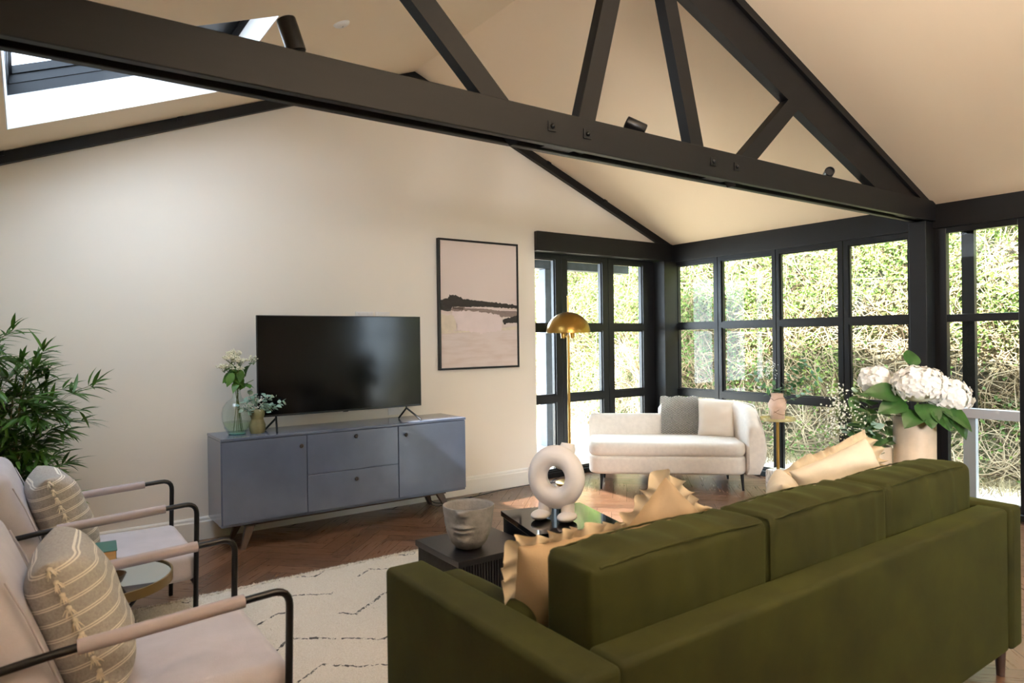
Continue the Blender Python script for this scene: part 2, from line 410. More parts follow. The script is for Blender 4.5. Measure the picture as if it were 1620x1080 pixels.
WN = [0]
def window(name, axis, p, a0, a1, z0, z1, openings, thick=.07, rail_m=None, outset=.045):
    """framed glazing in the plane axis=p; a0..a1 along the other axis; openings: list of (b0,b1,c0,c1) glass rectangles"""
    WN[0] += 1; root = struct('%s_%d' % (name, WN[0]))
    bm = B()
    bs = sorted({a0, a1} | {o[0] for o in openings} | {o[1] for o in openings}); cs = sorted({z0, z1} | {o[2] for o in openings} | {o[3] for o in openings})
    def P(u, z, t): return (p+t, u, z) if axis == 'X' else (u, p+t, z)
    for u0, u1 in zip(bs, bs[1:]):
        for c0, c1 in zip(cs, cs[1:]):
            mu, mc = (u0+u1)/2, (c0+c1)/2
            if any(o[0] < mu < o[1] and o[2] < mc < o[3] for o in openings): continue
            v = [bm.verts.new(P(*q)) for q in ((u0, c0, 0), (u1, c0, 0), (u1, c1, 0), (u0, c1, 0), (u0, c0, thick), (u1, c0, thick), (u1, c1, thick), (u0, c1, thick))]
            for f in ((0, 3, 2, 1), (4, 5, 6, 7), (0, 1, 5, 4), (1, 2, 6, 5), (2, 3, 7, 6), (3, 0, 4, 7)): bm.faces.new([v[i] for i in f])
    # glazing beads round each pane, on the room side
    for (b0, b1, c0, c1) in openings:
        g = .012
        for (u0, u1, w0, w1) in ((b0, b1, c0, c0+g), (b0, b1, c1-g, c1), (b0, b0+g, c0+g, c1-g), (b1-g, b1, c0+g, c1-g)):
            lo, hi = P(u0, w0, .018), P(u1, w1, outset)
            box(bm, min(lo[0], hi[0]), max(lo[0], hi[0]), min(lo[1], hi[1]), max(lo[1], hi[1]), w0, w1)
    put('window_frame', bm, rail_m or m_frame, root)
    for (b0, b1, c0, c1) in openings:
        lo, hi = P(b0, c0, outset), P(b1, c1, outset+.006); bm = B()
        box(bm, min(lo[0], hi[0]), max(lo[0], hi[0]), min(lo[1], hi[1]), max(lo[1], hi[1]), c0, c1); put('glass_pane', bm, m_glass, root)
    return root
ZP = [(.07, .745), (.815, 1.49), (1.55, 2.2)]
for (u0, u1, g0, g1) in ((4.615, 5.2, 4.665, 5.175), (3.925, 4.605, 3.965, 4.57), (3.25, 3.915, 3.295, 3.885), (2.615, 3.24, 2.69, 3.2)):
    window('window', 'X', 6.0, u0, u1, .05, 2.246, [(g0, g1, a, b) for a, b in ZP])
# end glazing beside the wall
ZQ = [(.07, .755), (.826, 1.475), (1.545, 2.2)]
for (u0, u1, g0, g1) in ((4.04, 4.445, 4.0401, 4.365), (4.455, 5.09, 4.525, 5.01), (5.10, 5.80, 5.175, 5.625)):
    window('window', 'Y', 5.33, u0, u1, .05, 2.256, [(g0, g1, a, b) for a, b in ZQ])
# sliding doors right of the post, continuing past the frame
DN = [0]
def sliding_door(y0, y1, g0, g1, lowm=None):
    DN[0] += 1; root = struct('door_%d' % DN[0])
    for nm, a, b, c, d in (('door_stile', y0, g0, .05, 2.246), ('door_stile', g1, y1, .05, 2.246), ('door_rail', g0, g1, 2.2, 2.246), ('door_rail', g0, g1, 1.49, 1.55), ('door_rail', g0, g1, .05, .1)):
        put(nm, bbox(6.0, 6.06, a, b, c, d, r=.003), m_frame, root)
    put('low_rail', bbox(6.0, 6.06, g0, g1, .735, .81, r=.004), lowm or m_frame, root, label='low door rail with glare in its pale colour' if lowm else None)
    for a, b in ((.1, .735), (.81, 1.49), (1.55, 2.2)):
        bm = B(); box(bm, 6.035, 6.041, g0, g1, a, b); put('glass_pane', bm, m_glass, root)
    return root
d1 = sliding_door(1.84, 2.455, 1.915, 2.40, m_alu_glare)  # glare on the low rail is put into its pale colour
# the leaf that slides behind the first one, set further out
put('outer_stile', bbox(6.10, 6.15, 2.24, 2.33, .05, .75, r=.003), m_alu_glare, d1); put('outer_stile', bbox(6.10, 6.15, 2.24, 2.33, .75, 2.24, r=.003), m_frame, d1)
for k in range(6):
    y1 = 1.83-k*1.0; sliding_door(y1-.99, y1, y1-.93, y1-.06)

# skylights: white reveal, dark frame stack, glass
for (x0, x1, y0, y1) in SKY:
    WN[0] += 1; root = struct('window_%d' % WN[0])
    def ring(name, m, o0, o1, th, inset):
        bm = B()
        for (xa, xb, ya, yb) in ((x0-.0+inset-th, x1-inset+th, y0+inset-th, y0+inset), (x0+inset-th, x1-inset+th, y1-inset, y1-inset+th), (x0+inset-th, x0+inset, y0+inset, y1-inset), (x1-inset, x1-inset+th, y0+inset, y1-inset)):
            v = [bm.verts.new(p) for p in ((xa, ya, zc(xa)+o0), (xb, ya, zc(xb)+o0), (xb, yb, zc(xb)+o0), (xa, yb, zc(xa)+o0), (xa, ya, zc(xa)+o1), (xb, ya, zc(xb)+o1), (xb, yb, zc(xb)+o1), (xa, yb, zc(xa)+o1))]
            for f in ((0, 3, 2, 1), (4, 5, 6, 7), (0, 1, 5, 4), (1, 2, 6, 5), (2, 3, 7, 6), (3, 0, 4, 7)): bm.faces.new([v[i] for i in f])
        put(name, bm, m, root)
    ring('window_reveal', m_white_reveal, .001, .19, .006, .0055)
    ring('window_frame', m_frame, .19, .25, .05, .008)
    ring('window_frame', m_black_metal, .25, .30, .05, .015)
    ring('window_sash', m_frame, .30, .345, .06, .03)
    bm = B()
    for xa, xb, ya, yb in ((x1-.36, x1-.02, y0+.02, y1-.02),):
        v = [bm.verts.new(p) for p in ((xa, ya, zc(xa)+.255), (xb, ya, zc(xb)+.255), (xb, yb, zc(xb)+.255), (xa, yb, zc(xa)+.255), (xa, ya, zc(xa)+.295), (xb, ya, zc(xb)+.295), (xb, yb, zc(xb)+.295), (xa, yb, zc(xa)+.295))]
        for f in ((0, 3, 2, 1), (4, 5, 6, 7), (0, 1, 5, 4), (1, 2, 6, 5), (2, 3, 7, 6), (3, 0, 4, 7)): bm.faces.new([v[i] for i in f])
    put('folded_blind', bm, m_black_metal, root)
    bm = B(); xa, xb, ya, yb = x0+.0, x1-.0, y0+.0, y1-.0
    v = [bm.verts.new(p) for p in ((xa, ya, zc(xa)+.335), (xb, ya, zc(xb)+.335), (xb, yb, zc(xb)+.335), (xa, yb, zc(xa)+.335), (xa, ya, zc(xa)+.341), (xb, ya, zc(xb)+.341), (xb, yb, zc(xb)+.341), (xa, yb, zc(xa)+.341))]
    for f in ((0, 3, 2, 1), (4, 5, 6, 7), (0, 1, 5, 4), (1, 2, 6, 5), (2, 3, 7, 6), (3, 0, 4, 7)): bm.faces.new([v[i] for i in f])
    put('glass_pane', bm, m_skyglass, root)

# ---------------------------------------------------------------- roof truss
tr = thing('roof_truss', 'black painted timber roof truss spanning the room under the vaulted ceiling', 'beam', (0, 2.46, 2.3))
def tput(name, bm, m=m_black, smooth=None, parent=None):
    for v in bm.verts: v.co -= Vector((0, 2.46, 2.3))
    return put(name, bm, m, parent or tr, smooth)
tput('tie_beam', bbox(XL+.002, 5.972, 2.46, 2.498, 2.302, 2.462, r=.004)); tput('tie_beam', bbox(XL+.002, 5.972, 2.562, 2.60, 2.302, 2.462, r=.004))
bm = B(); prism(bm, [(RX, zc(RX)-.31), (5.50, 2.315), (5.968, 2.315), (5.968, zc(5.968)-.004), (RX, zc(RX)-.004)], 'Y', 2.499, 2.561); tput('rafter', bm)
bm = B(); prism(bm, [(XL+.01, zc(XL+.01)-.12), (RX, zc(RX)-.12), (RX, zc(RX)-.004), (XL+.01, zc(XL+.01)-.004)], 'Y', 2.499, 2.561); tput('rafter', bm)
bm = B(); prism(bm, [(3.3, zc(3.3)-.06), (5.96, zc(5.96)-.06), (5.96, zc(5.96)-.003), (3.3, zc(3.3)-.003)], 'Y', 2.475, 2.4985); tput('ceiling_batten', bm)
for bot, top in (((1.87, 2.33), (1.2, 2.96)), ((2.22, 2.33), (2.55, 3.5)), ((3.13, 2.33), (2.80, 3.52)), ((3.40, 2.33), (4.20, 3.02))):
    b_, t_ = Vector((bot[0], 0, bot[1])), Vector((top[0], 0, top[1])); d = (t_-b_).normalized(); s = Vector((d.z, 0, -d.x))*.052
    bm = B(); prism(bm, [((p).x, (p).z) for p in (b_-s, b_+s, t_+s, t_-s)], 'Y', 2.4985, 2.5615); tput('strut', bm)
for x in (2.005, 2.225, 3.175, 3.388):
    bm = B(); box(bm, x-.024, x+.024, 2.4545, 2.4605, 2.362, 2.41); q = tput('bolt_plate', bevel(bm, .002))
    bm = B(); blob(bm, (x, 2.4535, 2.386), .0125, 2, (1, .9, 1)); o = tput('bolt_head', bm, m_black_metal, 60); o.parent = q; 
for x in (2.1, 3.28): tput('spacer_block', bbox(x-.09, x+.09, 2.499, 2.561, 2.312, 2.33, r=.002))

# spotlights on the tie beam
def spotlight(x, label, axis, L=.12, r=.034, up=.05):
    t = thing('spotlight', label, 'lamp', (x, 2.53, 2.462), 0, 'black spotlights on the tie beam')
    ax = Vector(axis).normalized(); c = Vector((0, 0, up+.02)); a = c-ax*L/2
    nrm = ax.orthogonal().normalized(); bn = ax.cross(nrm); bm = B(); rings = []
    for rr, tt in ((r*.9, 0), (r, .004), (r, L-.003), (r*.96, L), (r*.86, L), (r*.84, L-.02), (.0001, L-.02)):
        rings.append([bm.verts.new(a+ax*tt+(nrm*math.cos(k*math.pi/12)+bn*math.sin(k*math.pi/12))*rr) for k in range(24)])
    bm.faces.new(rings[0][::-1])
    for p, q in zip(rings, rings[1:]):
        for k in range(24): bm.faces.new((p[k], p[(k+1) % 24], q[(k+1) % 24], q[k]))
    put('lamp_body', bm, m_black_metal, t, 40)
    bm = B(); tube(bm, [(0, 0, .004), (0, 0, up*.6), c-ax*L*.2], .007); put('bracket', bm, m_alu_glare, t, 40)
    bm = B(); lathe(bm, [(.03, 0), (.03, .008), (.026, .01)], 24); put('mounting_plate', bm, m_black_metal, t, 40)
spotlight(.82, 'black spotlight on the tie beam below the skylight, nearest the left', (-.28, .1, .95), .125, .036, .055)
spotlight(2.63, 'black spotlight on the tie beam between the two middle struts', (-.75, .45, .38), .11, .032, .03)
spotlight(4.5, 'black spotlight on the tie beam near the right-hand end, aimed at the camera', (-.72, -.65, .2), .11, .032, .02)

t = thing('smoke_detector', 'small white round detector on the sloping ceiling', 'detector', (1.492, 3.717, 3.215))
bm = B(); lathe(bm, [(.001, -.018), (.03, -.018), (.042, -.012), (.048, -.003), (.048, .006)], 32); a = put('cover', bm, m_white, t, 40)
bm = B(); lathe(bm, [(.006, -.018), (.004, -.022), (.0005, -.022)], 12); b_ = put('sensor', bm, mat('grey_plastic', (140, 140, 140), .5), t, 40)
t.rotation_euler = (0, -math.atan(SL), 0)

# ---------------------------------------------------------------- outside
m_gravel = NB('gravel'); q = m_gravel; v = q.coord('Object')
vo = q.a('ShaderNodeTexVoronoi'); vo.inputs['Scale'].default_value = 55; q.l(v, vo.inputs['Vector'])
big = q.noise(v, 1.3, 4)
q.l(q.mix(q.math('MULTIPLY', big, .5), q.mix(.55, q.ramp(vo.outputs['Color'], [(.1, lin((150, 138, 120))), (.9, lin((235, 226, 210)))]), lin((190, 178, 160))), lin((170, 150, 120))), q.b.inputs['Base Color'])
q.b.inputs['Roughness'].default_value = .9; q.bump(vo.outputs['Distance'], .8, .01); m_gravel = q.m
bm = B(); N = 60
vs = [[bm.verts.new((6.11+(12-6.11)*i/N if False else -3+16*i/N, -8+24*j/N, -.07+.015*noise.noise(Vector((i*.5, j*.5, 0))))) for j in range(N+1)] for i in range(N+1)]
for i in range(N):
    for j in range(N):
        cx, cy_ = vs[i][j].co.x+.13, vs[i][j].co.y+.2
        if cx < 5.9 and cy_ < 5.2: continue
        bm.faces.new((vs[i][j], vs[i+1][j], vs[i+1][j+1], vs[i][j+1]))
bmesh.ops.delete(bm, geom=[x for x in bm.verts if not x.link_faces], context='VERTS')
put('ground', bm, m_gravel, kind='structure', smooth=180)

# garden bank: mottled wall surface, vines and leaves
q = NB('overgrown_bank'); v = q.coord('Object'); n1 = q.noise(v, 2.2, 5); n2 = q.noise(v, 14, 6, .7); n3 = q.noise(v, .9, 3)
c = q.ramp(n2, [(.3, lin((62, 52, 36))), (.5, lin((108, 96, 72))), (.7, lin((150, 136, 108)))])
c = q.mix(q.ramp(n1, [(.45, (0, 0, 0)), (.6, (1, 1, 1))]), c, q.ramp(n2, [(.3, lin((44, 54, 22))), (.7, lin((94, 110, 54)))]))
c = q.mix(q.ramp(n3, [(.62, (0, 0, 0)), (.7, (1, 1, 1))]), c, lin((98, 97, 92)))
q.l(c, q.b.inputs['Base Color']); q.b.inputs['Roughness'].default_value = 1; q.bump(n2, 1, .06); m_bank = q.m
def bank_x(y, z): return 7.9 - .0*y + .12*math.sin(y*.9) + .3*noise.noise(Vector((y*.5, z*.8, 2))) + .12*noise.noise(Vector((y*2, z*2.5, 5))) - .35*max(0, .9-z)**2 + .04*(y-4)
bm = B(); NY, NZ = 170, 40; g = []
for j in range(NY+1):
    y = -6+19*j/NY; g.append([bm.verts.new((bank_x(y, z), y, z)) for z in [-.1+3.3*k/NZ for k in range(NZ+1)]])
for j in range(NY):
    for k in range(NZ): bm.faces.new((g[j][k], g[j+1][k], g[j+1][k+1], g[j][k+1]))
# top and back so the bank has its own depth
bk = [[bm.verts.new((9.2, row[0].co.y, z)) for z in (3.2, -.1)] for row in g]
for j in range(NY):
    bm.faces.new((g[j][NZ], g[j+1][NZ], bk[j+1][0], bk[j][0])); bm.faces.new((bk[j][0], bk[j+1][0], bk[j+1][1], bk[j][1]))
put('garden_bank', bm, m_bank, kind='structure', smooth=180)
m_vine = mat('dry_vine', (160, 142, 112), .9, var=.3, vscale=3); m_vine_dark = mat('brown_vine', (94, 76, 54), .9, var=.3, vscale=3)
rnd = random.Random(11)
def vines(count, m, rmin, rmax, zmax, straggle):
    bm = B()
    for i in range(count):
        y = -2.5+rnd.random()*13.5; z = rnd.random()**1.3*zmax; a = rnd.uniform(-.2, 3.3); p = Vector((0, y, z)); d = Vector((0, math.cos(a), math.sin(a)))
        L = rnd.uniform(.4, 1.6); n = 7; pts = []; out = rnd.uniform(.02, .22); bend = rnd.uniform(-1, 1)*straggle
        for k in range(n):
            yy, zz = p.y, max(-.05, p.z)
            pts.append(Vector((bank_x(yy, zz)-out*math.sin(math.pi*(k+.4)/n)-.02, yy, zz)))
            p += d*L/n; d = Vector((0, d.y*math.cos(bend*.4)-d.z*math.sin(bend*.4), d.y*math.sin(bend*.4)+d.z*math.cos(bend*.4)))
            d.z -= .06; d.normalize()
        r = rnd.uniform(rmin, rmax); tube(bm, pts, [r*(1-.6*k/n) for k in range(n)], 4, False)
    return bm
o = put('dry_vines', vines(4200, m_vine, .0025, .008, 3.0, 1.2), m_vine, smooth=180); tag(o, 'tangle of pale dry vine stems hanging over the garden bank', 'vines', kind='stuff')
o = put('brown_vines', vines(900, m_vine_dark, .003, .009, 3.0, 1.4), m_vine_dark, smooth=180); tag(o, 'darker brown vine stems woven through the bank', 'vines', kind='stuff')
def leaf_cloud(n, dens, seed, size):
    r = random.Random(seed); verts, faces = [], []; c = 0
    while c < n:
        y = -2.5+r.random()*13.5; z = r.random()*3.15
        f = noise.noise(Vector((y*.8, z*1.1, seed))) + .5*noise.noise(Vector((y*2.5, z*2.5, seed+2)))
        if f + dens(y, z) < r.random()*.9: 
            if r.random() < .97: continue
        x = bank_x(y, z)-.03-r.random()*.26; p = Vector((x, y, z)); s = size*r.uniform(.5, 1.2)
        d = Vector((r.uniform(-1, .3), r.uniform(-1, 1), r.uniform(-1, .6))).normalized(); u = Vector((-1, r.uniform(-.8, .8), r.uniform(-.2, 1.2))).normalized(); sd_ = d.cross(u).normalized(); k = len(verts)
        verts += [p, p+d*s*.45+sd_*s*.32, p+d*s, p+d*s*.45-sd_*s*.32, p+d*s*.5-u*s*.1]; faces += [(k, k+1, k+4), (k+1, k+2, k+4), (k+2, k+3, k+4), (k+3, k, k+4)]; c += 1
    return verts, faces
m_ivy = mat('ivy_leaf', (80, 102, 40), .6, var=.35, vscale=2.5, trans=.35); m_ivy2 = mat('pale_ivy_leaf', (116, 134, 62), .6, var=.25, vscale=3, trans=.4)
V_, F_ = leaf_cloud(26000, lambda y, z: (.50 if z > 1.6 else -.2+.25*z)+(.12 if y > 4.2 else -.1), 3, .055)
o = mesh_np('ivy_foliage', V_, F_, m_ivy, 'stuff'); tag(o, 'green ivy leaves spreading over the upper garden bank', 'ivy')
V_, F_ = leaf_cloud(16000, lambda y, z: (.45 if z > 1.7 else -.25+.2*z), 9, .048)
o = mesh_np('pale_ivy_foliage', V_, F_, m_ivy2, 'stuff'); tag(o, 'pale yellow-green young leaves among the ivy on the bank', 'ivy')
# dry grass along the foot of the bank
r = random.Random(5); verts, faces = [], []
for i in range(9000):
    y = -2.5+r.random()*13.5; x = bank_x(y, .1)-.1-abs(r.gauss(0, .3)); p = Vector((x, y, -.07)); a = r.random()*6.28; L = r.uniform(.05, .26)*(1 if x > 6.8 else .6); d = Vector((math.cos(a)*.8, math.sin(a)*.8, r.uniform(.2, 1))).normalized()*L; s = Vector((-math.sin(a), math.cos(a), 0))*.004; k = len(verts)
    verts += [p-s, p+s, p+d]; faces.append((k, k+1, k+2))
o = mesh_np('dry_grass', verts, faces, mat('dry_grass', (134, 121, 88), .9, var=.3, vscale=2), 'stuff'); tag(o, 'dry grass and dead stalks along the foot of the bank', 'grass')
# porch outside the end glazing
m_dark_post = mat('dark_post', (62, 68, 78), .6, var=.25, vscale=8)
o = put('porch_post', bbox(5.40, 5.54, 6.80, 6.94, .02, 2.29, r=.006), m_dark_post); tag(o, 'dark grey timber post of the porch behind the floor lamp', 'post')
bm = B(); rbox(bm, 5.30, 5.66, 6.70, 7.04, -.06, .02, .02, .05, 2); wrinkle(bm, .012, 12); o = put('stone_pad', bm, mat('grey_stone', (150, 145, 138), .9, var=.2), smooth=60); tag(o, 'flat grey stone under the foot of the porch post', 'stone')
q = NB('brick'); v = q.coord('Object'); br = q.a('ShaderNodeTexBrick'); br.inputs['Scale'].default_value = 4.2; br.inputs['Color1'].default_value = (*lin((168, 104, 80)), 1); br.inputs['Color2'].default_value = (*lin((140, 84, 64)), 1); br.inputs['Mortar'].default_value = (*lin((170, 160, 145)), 1)
mp = q.a('ShaderNodeMapping'); mp.inputs['Rotation'].default_value = (math.pi/2, 0, 0); q.l(v, mp.inputs[0]); q.l(mp.outputs[0], br.inputs['Vector']); q.l(br.outputs[0], q.b.inputs['Base Color']); q.b.inputs['Roughness'].default_value = .9; m_brick = q.m
o = put('brick_pillar', bbox(6.22, 6.55, 7.75, 8.05, -.07, 2.29, r=.004), m_brick); tag(o, 'red brick pillar outside, just beyond the dark porch post', 'pillar')
po = thing('porch_roof', 'dark timber porch roof of beam, rafters and boards outside the end glazing', 'roof', (4.5, 6.9, 2.29))
def pp(nm, *a):
    bm = bbox(*a, r=.004)
    for v_ in bm.verts: v_.co -= Vector((4.5, 6.9, 2.29))
    put(nm, bm, m_dark_post, po)
pp('beam', 2.2, 6.9, 6.80, 6.94, 2.292, 2.44)
for x in (3.9, 4.5, 5.1, 5.7, 6.3): pp('rafter', x-.03, x+.03, 5.52, 7.3, 2.442, 2.52)
pp('roof_board', 2.2, 7.0, 5.52, 7.4, 2.522, 2.56)
def wput(name, bm, m, t, smooth=None, **k):
    mw = Matrix.Translation(t.location) @ Matrix.Rotation(t.rotation_euler.z, 4, 'Z')
    bm.transform(mw.inverted()); return put(name, bm, m, t, smooth, **k)
def solo(name, bm, m, loc, label, cat, smooth=None, group=None, rz=0):
    mw = Matrix.Translation(Vector(loc)) @ Matrix.Rotation(rz, 4, 'Z'); bm.transform(mw.inverted())
    o = put(name, bm, m, None, smooth, loc=loc, rot=(0, 0, rz)); tag(o, label, cat, group); return o

# ---------------------------------------------------------------- sideboard
m_lac = mat('blue_grey_lacquer', (88, 99, 122), .22, spec=.6, var=.08, vscale=4, bump=.03, bscale=30, coat=.3)
m_walnut = mat('dark_walnut', (66, 46, 36), .45, var=.3, vscale=6, stretch=(4, 4, 1))
m_knob = mat('dark_knob', (48, 44, 42), .3, metal=.5)
sb = thing('sideboard', 'long blue-grey lacquered sideboard on splayed wooden legs under the television', 'sideboard', (1.99, 5.0, 0))
X0, X1, Y0, Y1, Z0, Z1 = 1.042, 2.935, 4.775, 5.185, .168, .762
wput('carcass', bbox(X0, X1, Y0+.012, Y1, Z0, Z1-.022, r=.003), m_lac, sb)
wput('top', bbox(X0-.002, X1+.002, Y0-.004, Y1+.002, Z1-.02, Z1, r=.003), m_lac, sb)
def front(nm, a, b, c, d, kx, kz):
    o = wput(nm, bbox(a, b, Y0-.004, Y0+.0115, c, d, r=.002), m_lac, sb)
    bm = B(); lathe(bm, [(.006, 0), (.006, .014), (.013, .018), (.0155, .024), (.012, .03), (.0001, .031)], 20)
    bm.transform(Matrix.Rotation(math.pi/2, 4, 'X')); bm.transform(Matrix.Translation((kx, Y0-.004, kz)))
    k = wput('knob', bm, m_knob, sb, 40); k.parent = o
    return o
zt = Z1-.024
front('door', X0+.004, 1.613, Z0+.02, zt, 1.57, .668)
front('drawer', 1.618, 2.325, .455, zt, 1.975, .70)
front('drawer', 1.618, 2.325, Z0+.02, .450, 1.975, .385)
front('door', 2.330, X1-.004, Z0+.02, zt, 2.383, .672)
def splayed(x, y, dx, dy):
    bm = B(); a, b = Vector((x, y, Z0)), Vector((x+dx, y+dy, .0))
    va = [bm.verts.new(a+Vector(p)) for p in ((-.035, -.02, 0), (.035, -.02, 0), (.035, .02, 0), (-.035, .02, 0))]
    vb = [bm.verts.new(b+Vector(p)) for p in ((-.015, -.015, 0), (.015, -.015, 0), (.015, .015, 0), (-.015, .015, 0))]
    bm.faces.new(va[::-1]); bm.faces.new(vb)
    for i in range(4): bm.faces.new((va[i], va[(i+1) % 4], vb[(i+1) % 4], vb[i]))
    wput('leg', bevel(bm, .004), m_walnut, sb)
splayed(1.25, 4.86, -.07, -.05); splayed(2.72, 4.86, .07, -.05); splayed(1.25, 5.10, -.07, .03); splayed(2.72, 5.10, .07, .03)
bm = B(); box(bm, 1.2, 2.78, 4.84, 4.875, Z0-.022, Z0-.001); box(bm, 1.2, 2.78, 5.08, 5.115, Z0-.022, Z0-.001); wput('base_rail', bm, m_walnut, sb)

# ---------------------------------------------------------------- television
tv = thing('television', 'large black flat television standing on the blue-grey sideboard', 'television', (1.98, 4.95, .762))
TA, TB, TZ0, TZ1, TY = 1.327, 2.622, .868, 1.592, 4.945
wput('casing', bbox(TA, TB, TY, TY+.022, TZ0, TZ1, r=.003), mat('tv_casing', (18, 18, 19), .35), tv)
wput('rear_housing', bbox(TA+.12, TB-.12, TY+.0222, TY+.055, TZ0+.02, TZ1-.28, r=.012), mat('tv_back', (24, 24, 25), .5), tv)
m_screen = mat('tv_screen', (5, 5, 6), .12, spec=.22)
bm = B(); box(bm, TA+.006, TB-.006, TY-.0015, TY-.0002, TZ0+.014, TZ1-.006); wput('screen', bm, m_screen, tv)
bm = B(); box(bm, 1.955, 1.995, TY-.003, TY-.0005, TZ0-.004, TZ0+.004); wput('logo_tab', bm, m_black_metal, tv)
for x, lab in ((TA+.13, 0), (TB-.13, 1)):
    bm = B(); s = .0; tube(bm, [(x, TY+.02, TZ0+.02), (x, TY+.01, TZ0-.012), (x+(-.035 if lab == 0 else .06), TY-.125, .768)], .0075, 8)
    tube(bm, [(x, TY+.01, TZ0-.012), (x-(.05 if lab == 0 else .02), TY+.11, .768)], .0075, 8); wput('foot', bm, m_black_metal, tv, 50)
# wall sockets
def socket(x0, x1, z0, z1, label, k):
    t = thing('wall_socket', label, 'socket', ((x0+x1)/2, YA, z0), 0, 'white socket plates on the wall around the television')
    wput('plate', bbox(x0, x1, YA-.009, YA-.0005, z0, z1, r=.002), m_white, t)
    for i in range(k):
        c = x0+(x1-x0)*(i+.5)/k; wput('switch', bbox(c-.014, c+.014, YA-.0135, YA-.0092, z1-.035, z1-.01, r=.001), m_white, t)
socket(2.19, 2.345, 1.555, 1.64, 'white double socket plate on the wall just above the television, the left one', 2)
socket(2.365, 2.495, 1.555, 1.64, 'white socket plate on the wall just above the television, the right one', 2)
socket(2.47, 2.61, .775, .845, 'low white socket plate on the wall seen under the television screen', 2)

# ---------------------------------------------------------------- framed picture
pc = thing('framed_picture', 'tall abstract painting with a dark brush stroke in a thin black frame', 'picture', (3.378, YA, 1.133))
PX0, PX1, PZ0, PZ1, PY = 2.95, 3.812, 1.133, 2.296, 5.207
for a, b, c, d in ((PX0, PX1, PZ0, PZ0+.017), (PX0, PX1, PZ1-.017, PZ1), (PX0, PX0+.017, PZ0+.0172, PZ1-.0172), (PX1-.017, PX1, PZ0+.0172, PZ1-.0172)):
    wput('frame_side', bbox(a, b, PY, YA-.001, c, d, r=.0015), m_black_metal, pc)
cw, ch = PX1-PX0-.036, PZ1-PZ0-.036
q = NB('painted_canvas'); tc = q.a('ShaderNodeTexCoord'); v = tc.outputs['Object']
sep = q.a('ShaderNodeSeparateXYZ'); q.l(v, sep.inputs[0]); ux, uz = sep.outputs['X'], sep.outputs['Z']
sv = q.a('ShaderNodeMapping'); sv.inputs['Scale'].default_value = (2, 1, 14); q.l(v, sv.inputs[0]); st = q.noise(sv.outputs[0], 1.6, 5)
q.l(q.mix(q.math('MULTIPLY', q.ramp(uz, [(.05, (1, 1, 1)), (.62, (1, 1, 1)), (.66, (0, 0, 0))]), q.ramp(st, [(.45, (0, 0, 0)), (.75, (1, 1, 1))])), lin((214, 201, 196)), lin((200, 182, 172))), q.b.inputs['Base Color'])
q.b.inputs['Roughness'].default_value = .75
m_cv = q.m
m_p = [m_cv, mat('paint_black', (44, 38, 36), .6, var=.25, vscale=20, stretch=(1, 1, 6)), mat('paint_taupe', (138, 122, 116), .7, var=.15, vscale=12, stretch=(1, 1, 5)), mat('paint_cream', (212, 200, 182), .7, var=.1, vscale=10), mat('paint_blush', (220, 205, 204), .7, var=.04, vscale=10), mat('paint_brown', (92, 76, 68), .65, var=.2, vscale=14)]
bm = B(); box(bm, 0, cw, -.004, 0, 0, ch, 0)
def stroke(pts, mi, lay, rough=.006, seed=0):
    """pts: outline in canvas fractions (0..1, z up), jittered into a brushed edge"""
    out = []
    for i, (a, b) in enumerate(pts):
        c, d = pts[(i+1) % len(pts)]; n = max(2, int(math.hypot((c-a)*cw, (d-b)*ch)/.012))
        for k in range(n):
            t = k/n; x, z = (a+(c-a)*t)*cw, (b+(d-b)*t)*ch
            out.append((min(max(x+rough*noise.noise(Vector((x*60, z*60, seed))), .0005), cw-.0005), z+rough*noise.noise(Vector((x*50, z*50, seed+7)))))
    f = bm.faces.new([bm.verts.new((x, -.0042-lay*.0004, z)) for x, z in out]); f.material_index = mi
    bmesh.ops.triangulate(bm, faces=[f])
stroke([(0, .42), (.15, .415), (.18, .36), (.2, .3), (.06, .285), (0, .29)], 3, 1, .012, 1)
stroke([(.0, .27), (1, .30), (1, .33), (.8, .315), (.3, .29), (0, .285)], 3, 1, .008, 5)
stroke([(.12, .46), (.3, .49), (.75, .455), (1, .46), (1, .40), (.85, .405), (.7, .40), (.55, .425), (.4, .435), (.2, .44)], 2, 2, .012, 2)
stroke([(.14, .44), (.35, .455), (.55, .44), (.75, .425), (.8, .36), (.78, .29), (.5, .27), (.2, .3), (.19, .36)], 4, 3, .02, 3)
stroke([(.0, .535), (.09, .545), (.11, .575), (.2, .57), (.28, .545), (.55, .53), (.75, .52), (1, .505), (1, .475), (.85, .478), (.55, .485), (.3, .482), (.14, .48), (.12, .445), (.0, .45)], 1, 4, .012, 4)
stroke([(.14, .478), (.28, .476), (.28, .458), (.15, .465)], 5, 5, .008, 6)
stroke([(.3, .479), (.6, .477), (.8, .462), (1, .46), (1, .455), (.8, .456), (.6, .470), (.3, .472)], 4, 5, .002, 7)
stroke([(.8, .385), (.9, .4), (1, .42), (1, .355), (.88, .355), (.82, .345), (.80, .36)], 1, 6, .012, 8)
bm.transform(Matrix.Translation((PX0+.018, PY+.012, PZ0+.018)))
o = wput('canvas', bm, m_p, pc)

